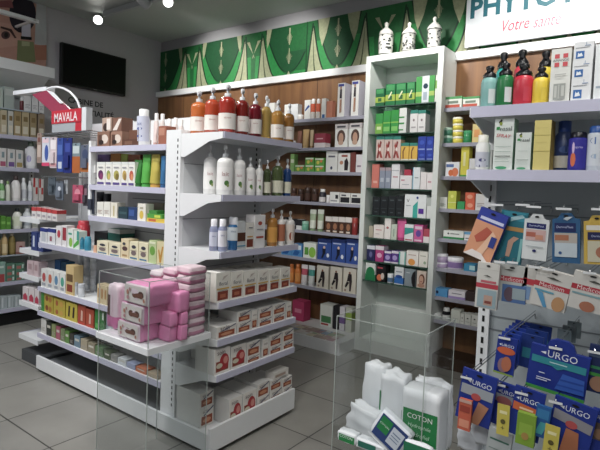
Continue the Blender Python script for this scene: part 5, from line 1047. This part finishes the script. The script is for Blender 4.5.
card(557.5, 370, 60, 50, 1.64, UB, urgo(.5, .78, .5)+[(.04, .55, .96, .69, '1f8c98'), (.35, .61, .65, .63, 'b8dce0'), ('p', [(.4, .55), (.6, .55), (.5, .5)], '1f8c98'), (0, 0, 1, .07, '3c9a3c'), ('p', [(.5, .12), (.98, .14), (.96, .44), (.6, .46)], '2c5cb8'), ('p', [(.52, .2), (.96, .22), (.95, .25), (.53, .23)], '1f4aa4'), ('p', [(.55, .32), (.96, .34), (.95, .37), (.56, .35)], '1f4aa4'), (.2, .36, .3, .38, 'c8d0e4'), (.17, .26, .42, .28, 'c8d0e4'), (.17, .22, .36, .24, 'c8d0e4')], 'largest blue plaster pack with teal band and green foot', tilt=.085, d=.016, name='hanging_pack', grp=UG, shape=[(0, 0), (1, 0), (1, .9), (.76, .9), (.7, 1.04), (.6, 1.1), (.4, 1.1), (.3, 1.04), (.24, .9), (0, .9)], hole=False)
card(600, 370, 26, 48, 1.66, '1c2c5c', [(0, .5, 1, .56, '2c8a5a'), (0, .35, 1, .42, '3c9a3c'), ('c', .5, .2, .35, .16, 'a87c60'), (0, .75, 1, .85, '4a5a78')], 'dark blue and green plaster pack with round bandage picture', tilt=.05, d=.012, name='hanging_pack', grp=UG)
BTM = 1.60
card(476, 398, 35, 52, BTM, UB, urgo(.55, .785, .56)+[(.04, .52, .96, .71, '9aa0a8'), ('c', .5, .52, .14, .07, 'b84a4a'), ('p', [(.45, .0), (.7, .0), (.9, .4), (.6, .45)], 'b07858'), (.2, .1, .4, .2, 'c0c8d8')], 'blue plaster pack with grey band and fingers by cotton bin', tilt=.12, d=.01, name='hanging_pack', grp=UG)
card(503.5, 405, 26, 44, 1.64, UB, urgo(.6, .8, .62)+[(.04, .56, .96, .74, '8a8e98'), ('c', .5, .6, .3, .1, 'a05a5a')], 'blue pack half hidden between the grey band and green block packs', tilt=.1, d=.01, name='hanging_pack', grp=UG)
card(526.5, 414, 31, 50, 1.58, UB, urgo(.5, .77, .66)+[('p', [(.03, .53), (.9, .49), (.97, .65), (.03, .69)], 'd0602c'), (.25, .57, .7, .61, 'f0c8a8')], 'blue plaster pack with orange band above a green block', tilt=.10, d=.01, name='hanging_pack', grp=UG)
card(570.5, 429, 44, 56, 1.58, UB, urgo(.52, .84, .56)+[('p', [(.05, .6), (.95, .52), (.97, .7), (.05, .78)], '8c8a90'), ('c', .5, .58, .14, .07, 'b84a4a'), ('p', [(.35, 0), (.8, 0), (.7, .48), (.4, .5)], 'b06a44'), (.05, .1, .3, .4, '1c5a9a')], 'low wide blue plaster pack with grey band and red dot', tilt=.14, d=.01, name='hanging_pack', grp=UG)
card(600, 432, 22, 44, 1.60, UB, urgo(.5, .83, .8)+[(.05, .3, .95, .7, '5c4a44'), ('c', .5, .45, .3, .12, '8c6a50')], 'blue plaster pack with brown picture at frame corner', tilt=.1, d=.01, name='hanging_pack', grp=UG)
card(464.5, 415, 12.5, 31, 1.575, 'c4583c', [(.1, .1, .9, .35, 'd88a6c'), (.1, .6, .9, .8, '9a3a2c'), (0, .9, 1, 1, 'c8a090')], 'salmon red slim carton hanging before the grey band pack', tilt=.03, d=.012, name='hanging_carton', grp=UG, hole=False)
YT = 'yellow price cards on the lowest hooks'
card(503, 420, 12.5, 31, 1.572, 'c8b83c', [(.2, .7, .8, .8, 'e4dca0'), ('c', .5, .45, .2, .08, '5a5224'), ('t', '+', .5, .25, .3, '6a622c')], 'yellow price card between grey band pack and green block', d=.002, name='price_card', cat='price card', grp=YT, hole=False)
card(551, 441, 15, 32, 1.55, 'c8b83c', [(.2, .7, .8, .8, 'e4dca0'), ('c', .5, .45, .2, .08, '5a5224'), ('t', '+', .5, .25, .3, '6a622c')], 'yellow price card before the low wide blue pack', tilt=.06, d=.002, name='price_card', cat='price card', grp=YT, hole=False)
card(525.5, 430, 19, 32, 1.555, '7aa01c', [(.15, .3, .85, .7, '8cb02c'), ('c', .5, .3, .2, .12, 'a8863c')], 'lime green block pack hanging in front of blue packs', tilt=.04, d=.02, name='hanging_pack', grp=UG, hole=False)
card(542, 422, 15, 32, 1.565, '1c5a9c', [(.1, .6, .9, .9, '2c7ab0'), ('p', [(.1, .1), (.6, .1), (.9, .5), (.4, .5)], '3aa0a8')], 'teal and blue slim carton beside the green block', tilt=.08, d=.012, name='hanging_carton', grp=UG, hole=False)
card(499, 443, 24, 26, 1.60, 'a8aeae', [(.1, .55, .9, .62, '3a6a5a'), (.1, .2, .7, .24, '7a8a84')], 'pale grey green pack at the foot under the yellow card', tilt=.1, d=.02, name='hanging_carton', grp=UG, hole=False)
for k, (x, y) in enumerate(((470, 438), (484, 432))):
    o = MB().soft(.075, .05, .07, mat('b6bac0', .4), seed=k).build('white_sachet'); p = at(x, y, Y=1.66); o.location = (p[0], 1.66, p[2]-.035); tag(o, ['white plastic sachet beside cotton bin under salmon carton', 'white plastic sachet under fingers picture pack'][k], 'sachet', 'sachets under the blue packs')
# ------------------------------------------------------------------ acrylic bins
def bin_(name, x0, x1, y0, y1, zt, zs, label, tray=False, lug=0):
    t = empty(name, ((x0+x1)/2, (y0+y1)/2, 0)); a, b = (x1-x0)/2, (y1-y0)/2; th = .004
    for (p, q, r, s_) in ((-a, a, -b, -b+th), (-a, a, b-th, b), (-a, -a+th, -b+th, b-th), (a-th, a, -b+th, b-th)):
        o = MB().box(p, q, r, s_, .0, zt, ACR).build('side_pane', t)
    e = MB()
    for sx in (-1, 1):
        for sy in (-1, 1): e.box(sx*a-.0014, sx*a+.0014, sy*b-.0014, sy*b+.0014, 0, zt, EDGE)
    for sy in (-1, 1): e.box(-a, a, sy*b-.0012, sy*b+.0012, zt-.001, zt+.001, EDGE)
    for sx in (-1, 1): e.box(sx*a-.0014, sx*a+.0014, -b, b, zt-.0014, zt+.001, EDGE)
    e.build('edge', t)
    if tray: MB().box(-a-.008, a+.008, -b-.008, b+.008, zs-.026, zs, WHITE).build('tray', t)
    else: MB().box(-a+.004, a-.004, -b+.004, b-.004, zs-.005, zs, ACR).build('tray', t)
    return tag(t, label, 'display bin')
PX0, PX1, PY0, PY1, PZ = -1.98, -1.632, 1.20, 1.515, .6
bin_('acrylic_bin', PX0, PX1, PY0, PY1, .865, PZ, 'clear acrylic floor bin holding pink wipes packs before the island', tray=True)
BX0, BX1, BY0, BY1, CZ = -1.12, -.72, 1.765, 2.07, .20
bin_('acrylic_bin', BX0, BX1, BY0, BY1, .72, CZ, 'clear acrylic floor bin holding white cotton packs before the tower')
# pink packs
def pinkpack(x0, x1, ytop, Y, z, d, label, pic=True, rz=0, w=None, h=None, both=False, seed=0):
    base = np.array([0, Y, z]); a = solve(base, (1, 0, 0), px=x0); b = solve(base, (1, 0, 0), px=x1); w = b-a
    h = h or solve(np.array([(a+b)/2, Y, z]), (0, 0, 1), py=ytop)
    PK, PP = mat('ea8fc0', .3), mat('ecd6e0', .35)
    def mf(ax, sg, u, v):
        if ax == 0: return PK
        return PP if pic and ax == 1 else PK
    t = empty('wipes_pack', ((a+b)/2, Y+d/2, z+.001)); MB().soft(w*.98, d, h*.99, PK, e=.22, seed=seed, wob=.012, mf=mf).build('wrapper', t)
    if pic:
        m = MB().prints([(.02, .1, .95, .9, mat('e6ddd8', .35)), ('c', .48, .5, .12, .17, '6a3a2c'), ('c', .74, .52, .12, .17, '5a3226'), (.42, .36, .82, .58, '7a4836'), ('c', .18, .55, .05, .12, 'c0806a'), ('c', .28, .7, .04, .08, 'c88a90'), ('c', .2, .3, .05, .1, 'c88a90'), ('c', .9, .3, .04, .1, 'c0806a')], w*.9, h, -d/2*1.015, 0, z0=0); m.build('printed_panel', t)
    t.rotation_euler.z = rz
    return tag(t, label, 'wipes pack', 'pink wipes packs in the acrylic bin'), h
T = PZ+.001
o, h1 = pinkpack(116.5, 140, 322, 1.215, T, .15, 'bottom pink wipes pack of the front pile with brown picture', seed=1)
o, h2 = pinkpack(120, 144, 304, 1.215, T+h1, .15, 'middle pink wipes pack of the front pile with brown picture', seed=2)
pinkpack(123, 148.5, 284, 1.213, T+h1+h2, .155, 'top pink wipes pack of the front pile with teddy picture', seed=3)
o, h3 = pinkpack(158, 169, 326, 1.30, T, .04, 'small pink pack end, lowest beside the front pile', pic=False, seed=4)
pinkpack(159.5, 170.5, 312, 1.30, T+h3, .04, 'small pink pack end resting upon the lowest one', pic=False, seed=5)
o, h4 = pinkpack(172, 181, 324.5, 1.345, T, .035, 'pink pack end at tray level beside the tall column', pic=False, seed=6)
o, h5 = pinkpack(173, 181.5, 312, 1.345, T+h4, .035, 'pink pack end, second level beside the tall column', pic=False, seed=7)
pinkpack(164, 178, 291.5, 1.325, T+h4+h5, .06, 'pink pack lying tilted above the small pack ends', pic=False, seed=8, rz=.1)
def layers(x0, x1, ytop, Y, n, d, nm, c1='e2c8d0', c2='cf86a4'):
    z = T; base = np.array([0, Y, z]); a = solve(base, (1, 0, 0), px=x0); b = solve(base, (1, 0, 0), px=x1); H_ = solve(np.array([(a+b)/2, Y, z]), (0, 0, 1), py=ytop); h = H_/n
    for k in range(n):
        P1, P2 = mat(c1, .35), mat(c2, .35)
        o = MB().soft((b-a)*.98, d, h*.97, P1, e=.3, n=6, seed=k+int(x0), wob=.02, mf=lambda ax, sg, u, v: P2 if (ax == 1 and u < -.2) or (ax == 0 and v < -.1) else P1).build('tissue_pack')
        o.location = ((a+b)/2, Y+d/2, z+.0005); z += h
        tag(o, f'pale pink tissue pack, {ORD[k]} from the bottom of the {nm}', 'tissue pack', f'tissue packs in the {nm}')
layers(174.5, 188.5, 266.5, 1.405, 8, .095, 'tall column at bin corner'); layers(160.5, 174, 268.5, 1.41, 8, .09, 'tall column beside corner column', 'e0c0cc', 'cc7ca0')
layers(148, 160, 270.5, 1.415, 7, .085, 'column behind front pile', 'dcd0d4', 'c8809c')
t = empty('wipes_pack', at(118, 317, Y=1.285)); w, h = .085, .20
def mfp(ax, sg, u, v): return mat('cf6aa2', .35) if (ax == 0 and v < -.45) or (ax == 1 and u < -.45) else mat('e2ccd6', .35)
MB().soft(w, .06, h, mat('e2ccd6', .35), e=.3, seed=11, wob=.02, mf=mfp).build('wrapper', t); MB().prints([(.08, .3, .3, .75, '5a342c'), (.5, .2, .53, .8, 'd8a8bc')], w, h, -.031).build('printed_panel', t)
t.location.z = T; t.rotation_euler.y = .03; tag(t, 'white and pink wipes pack standing upright behind the front pile', 'wipes pack', 'pink wipes packs in the acrylic bin')
# cotton packs
def cotton(x0, x1, ytop, Y, d, label, z=None, pr=(), tilt=0, rz=0, seed=0, e=.3, zb=None, h=None, n=8, wob=.02):
    z = CZ+.001 if z is None else z
    base = np.array([0, Y, z+.1]); a = solve(base, (1, 0, 0), px=x0); b = solve(base, (1, 0, 0), px=x1); w = b-a
    h = h or solve(np.array([(a+b)/2, Y, z]), (0, 0, 1), py=ytop)
    t = empty('cotton_pack', ((a+b)/2, Y+d/2, z)); CW = mat('e3e6ea', .45, vary=.03)
    MB().soft(w, d, h, CW, e=e, seed=seed, n=n, wob=wob).build('wrapper', t)
    if pr: MB().prints(pr, w, h, -d/2*1.03).build('printed_panel', t)
    t.rotation_euler = (0, tilt, rz); tag(t, label, 'cotton pack', 'white cotton packs in the acrylic bin'); return t
GN = '0f8040'
LBL = [(.05, .28, .96, .72, GN), ('t', 'COTON', .5, .63, .66, 'eef2ee'), ('t', 'Hydrophile', .5, .5, .6, 'c4e8cc', .2), ('t', 'Hydrofiel', .5, .38, .56, 'c4e8cc', .2)]
cotton(361, 383, 365, 1.93, .08, 'tall narrow white cotton pack nearest the island, green edge', seed=21, pr=[(.88, .1, .97, .6, '2c5a6a')], wob=.03)
cotton(379, 404, 374, 1.90, .08, 'white cotton pack in the middle with green stripe beside it', seed=22, pr=[(.0, .2, .05, .7, GN), (.9, .1, .98, .5, '1c6a4a')], wob=.03)
cotton(400.5, 438, 391, 1.80, .10, 'large white cotton pack with green COTON label facing the aisle', seed=23, pr=LBL, e=.12, wob=.006)
cotton(413, 449, 381, 1.96, .045, 'white cotton pack standing behind the large labelled one', seed=24, wob=.03)
cotton(345, 377, 409, 1.84, .07, 'crumpled white cotton pack leaning low in the bin', seed=25, tilt=.2, wob=.06)
cotton(338, 356, 433, 1.75, .05, 'small cotton pack with green label at the front corner', seed=26, pr=[(.1, .1, .95, .78, GN), ('t', 'COTON', .5, .6, .7, 'dfeee4')])
cotton(356, 386, 443, 1.752, .05, 'low cotton pack with green stripe at the front', seed=27, pr=[(.1, .2, .7, .85, '1c6a5a'), (.7, .2, .9, .85, 'c8ccd0')])
p = at(392, 432, Y=1.78); t = empty('cotton_pack', p); w, h = .15, .13
MB().soft(w, .035, h, mat('dfe3ea', .45), e=.2, seed=28, wob=.015, c=(0, 0, -h/2)).build('wrapper', t)
MB().prints([(.08, .08, .92, .9, '27407a'), (.12, .35, .45, .85, GN), ('t', 'COTON', .28, .6, .3, 'dfeee4', 0, PI/2*0), (.5, .2, .86, .8, 'c4ccd8'), (.55, .6, .8, .64, '6a7a9a'), (.55, .5, .8, .53, '6a7a9a'), (.55, .4, .8, .43, '6a7a9a'), (.0, .0, 1, .06, 'e4e8ec')], w, h, -.019, z0=-h/2).build('printed_panel', t)
t.rotation_euler = (0, .5, 0); tag(t, 'tilted white cotton pack with blue border and small green label', 'cotton pack', 'white cotton packs in the acrylic bin')
cotton(404, 432, 444, 1.75, .03, 'low green cotton pack lying under the large label', seed=29, pr=[(.0, .1, 1, .95, '12744c')])
# ------------------------------------------------------------------ light
spot(98, 20, 2.73, (-1.2, .4, 1.0), 'round white spotlight lit towards the room above the television', energy=30)
spot(148, 6, 2.73, (-3.9, 3.9, 2.2), 'grey spotlight turned away to the mural wall', energy=55)
spot(168, 2, 2.73, (-1.5, .3, 1.3), 'lit spotlight cut by the top of the picture', energy=30)
for k, (x, aim, e) in enumerate(((-2.55, (-3.0, 3.8, 2.2), 55), (-1.6, (-1.7, 3.9, 1.7), 50), (-.7, (-.8, 3.8, 2.2), 60))):
    p = (x, 2.73, 2.72); q = M @ (np.array(p)-[0, 0, H]); spot(q[0]/q[2]*F+CX, q[1]/q[2]*F+CY, 2.73, aim, f'{ORD[k]} spotlight further along the ceiling track', energy=e)
tr2 = MB().box(-3.6, 1.6, .78, .815, ZC-.05, ZC-.001, mat('a9adb0', .5)).build('ceiling_track'); tag(tr2, 'second lighting track, added unseen over the front aisle', 'lighting track')  # track added out of view to carry the fill spots
for k, (x, aim, e) in enumerate(((-3.2, (-3.3, 1.7, 1.3), 30), (-2.2, (-1.9, 1.7, 1.3), 45), (-1.1, (-1.6, 1.95, .8), 50), (-.2, (-.3, 1.9, 1.5), 26), (.6, (-.5, 3.6, 1.6), 30))):
    p = (x, .80, 2.72); q = M @ (np.array(p)-[0, 0, H]); spot(q[0]/q[2]*F+CX, q[1]/q[2]*F+CY, .80, aim, f'{ORD[k]} added fill spotlight on the unseen front aisle track', energy=e)  # spots added out of view to brighten the island and shelves
p = (-.25, 1.72, 2.72); q = M @ (np.array(p)-[0, 0, H]); spot(q[0]/q[2]*F+CX, q[1]/q[2]*F+CY, 1.72, (-.3, 1.78, 1.5), 'added downward fill spotlight above the hook panel unit', energy=38)  # extra spot added out of view to brighten the unit's top shelf
tr3 = MB().box(-.7, 1.2, 1.70, 1.735, ZC-.05, ZC-.001, mat('a9adb0', .5)).build('ceiling_track'); tag(tr3, 'short lighting track, added unseen over the hook panel unit', 'lighting track')  # unseen track added to hold the extra spot
def area(x, y, z, sx, sy, e, label):
    t = MB().box(-sx/2-.02, sx/2+.02, -sy/2-.02, sy/2+.02, 0, .02, WHITE).box(-sx/2, sx/2, -sy/2, sy/2, -.002, 0, mat('ffffff', emit=1.2)).build('added_fill_panel'); t.location = (x, y, z); tag(t, label, 'added fill light', 'added fill panels')  # glowing panel added as fill, out of view
    l = bpy.data.lights.new('fill_glow', 'AREA'); l.shape = 'RECTANGLE'; l.size, l.size_y = sx, sy; l.energy = e; l.color = (.96, .98, 1)
    o = bpy.data.objects.new('fill_glow', l); C.objects.link(o); o.location = (x, y, z-.01)
area(-.2, -.4, ZC-.025, 1.2, .6, 24, 'added fill light panel on the unseen ceiling near the camera'); area(-3.0, .0, ZC-.025, 1.2, .6, 50, 'added fill light panel on the unseen ceiling before the island')
# ------------------------------------------------------------------ finish
finish_labels()
w = bpy.data.worlds.new('room_dim'); bpy.context.scene.world = w; w.use_nodes = True; w.node_tree.nodes['Background'].inputs[0].default_value = (.05, .055, .06, 1)
sc = bpy.context.scene; vs = sc.view_settings
vs.view_transform = 'Standard'; vs.look = 'None'; vs.exposure = .1; vs.gamma = 1; vs.use_curve_mapping = False
try: sc.display_settings.display_device = 'sRGB'
except Exception: pass
sc.cycles.max_bounces = 8; sc.cycles.transparent_max_bounces = 16; sc.cycles.use_denoising = True
sc.cycles.sample_clamp_indirect = 3; sc.cycles.caustics_refractive = False; sc.cycles.caustics_reflective = False
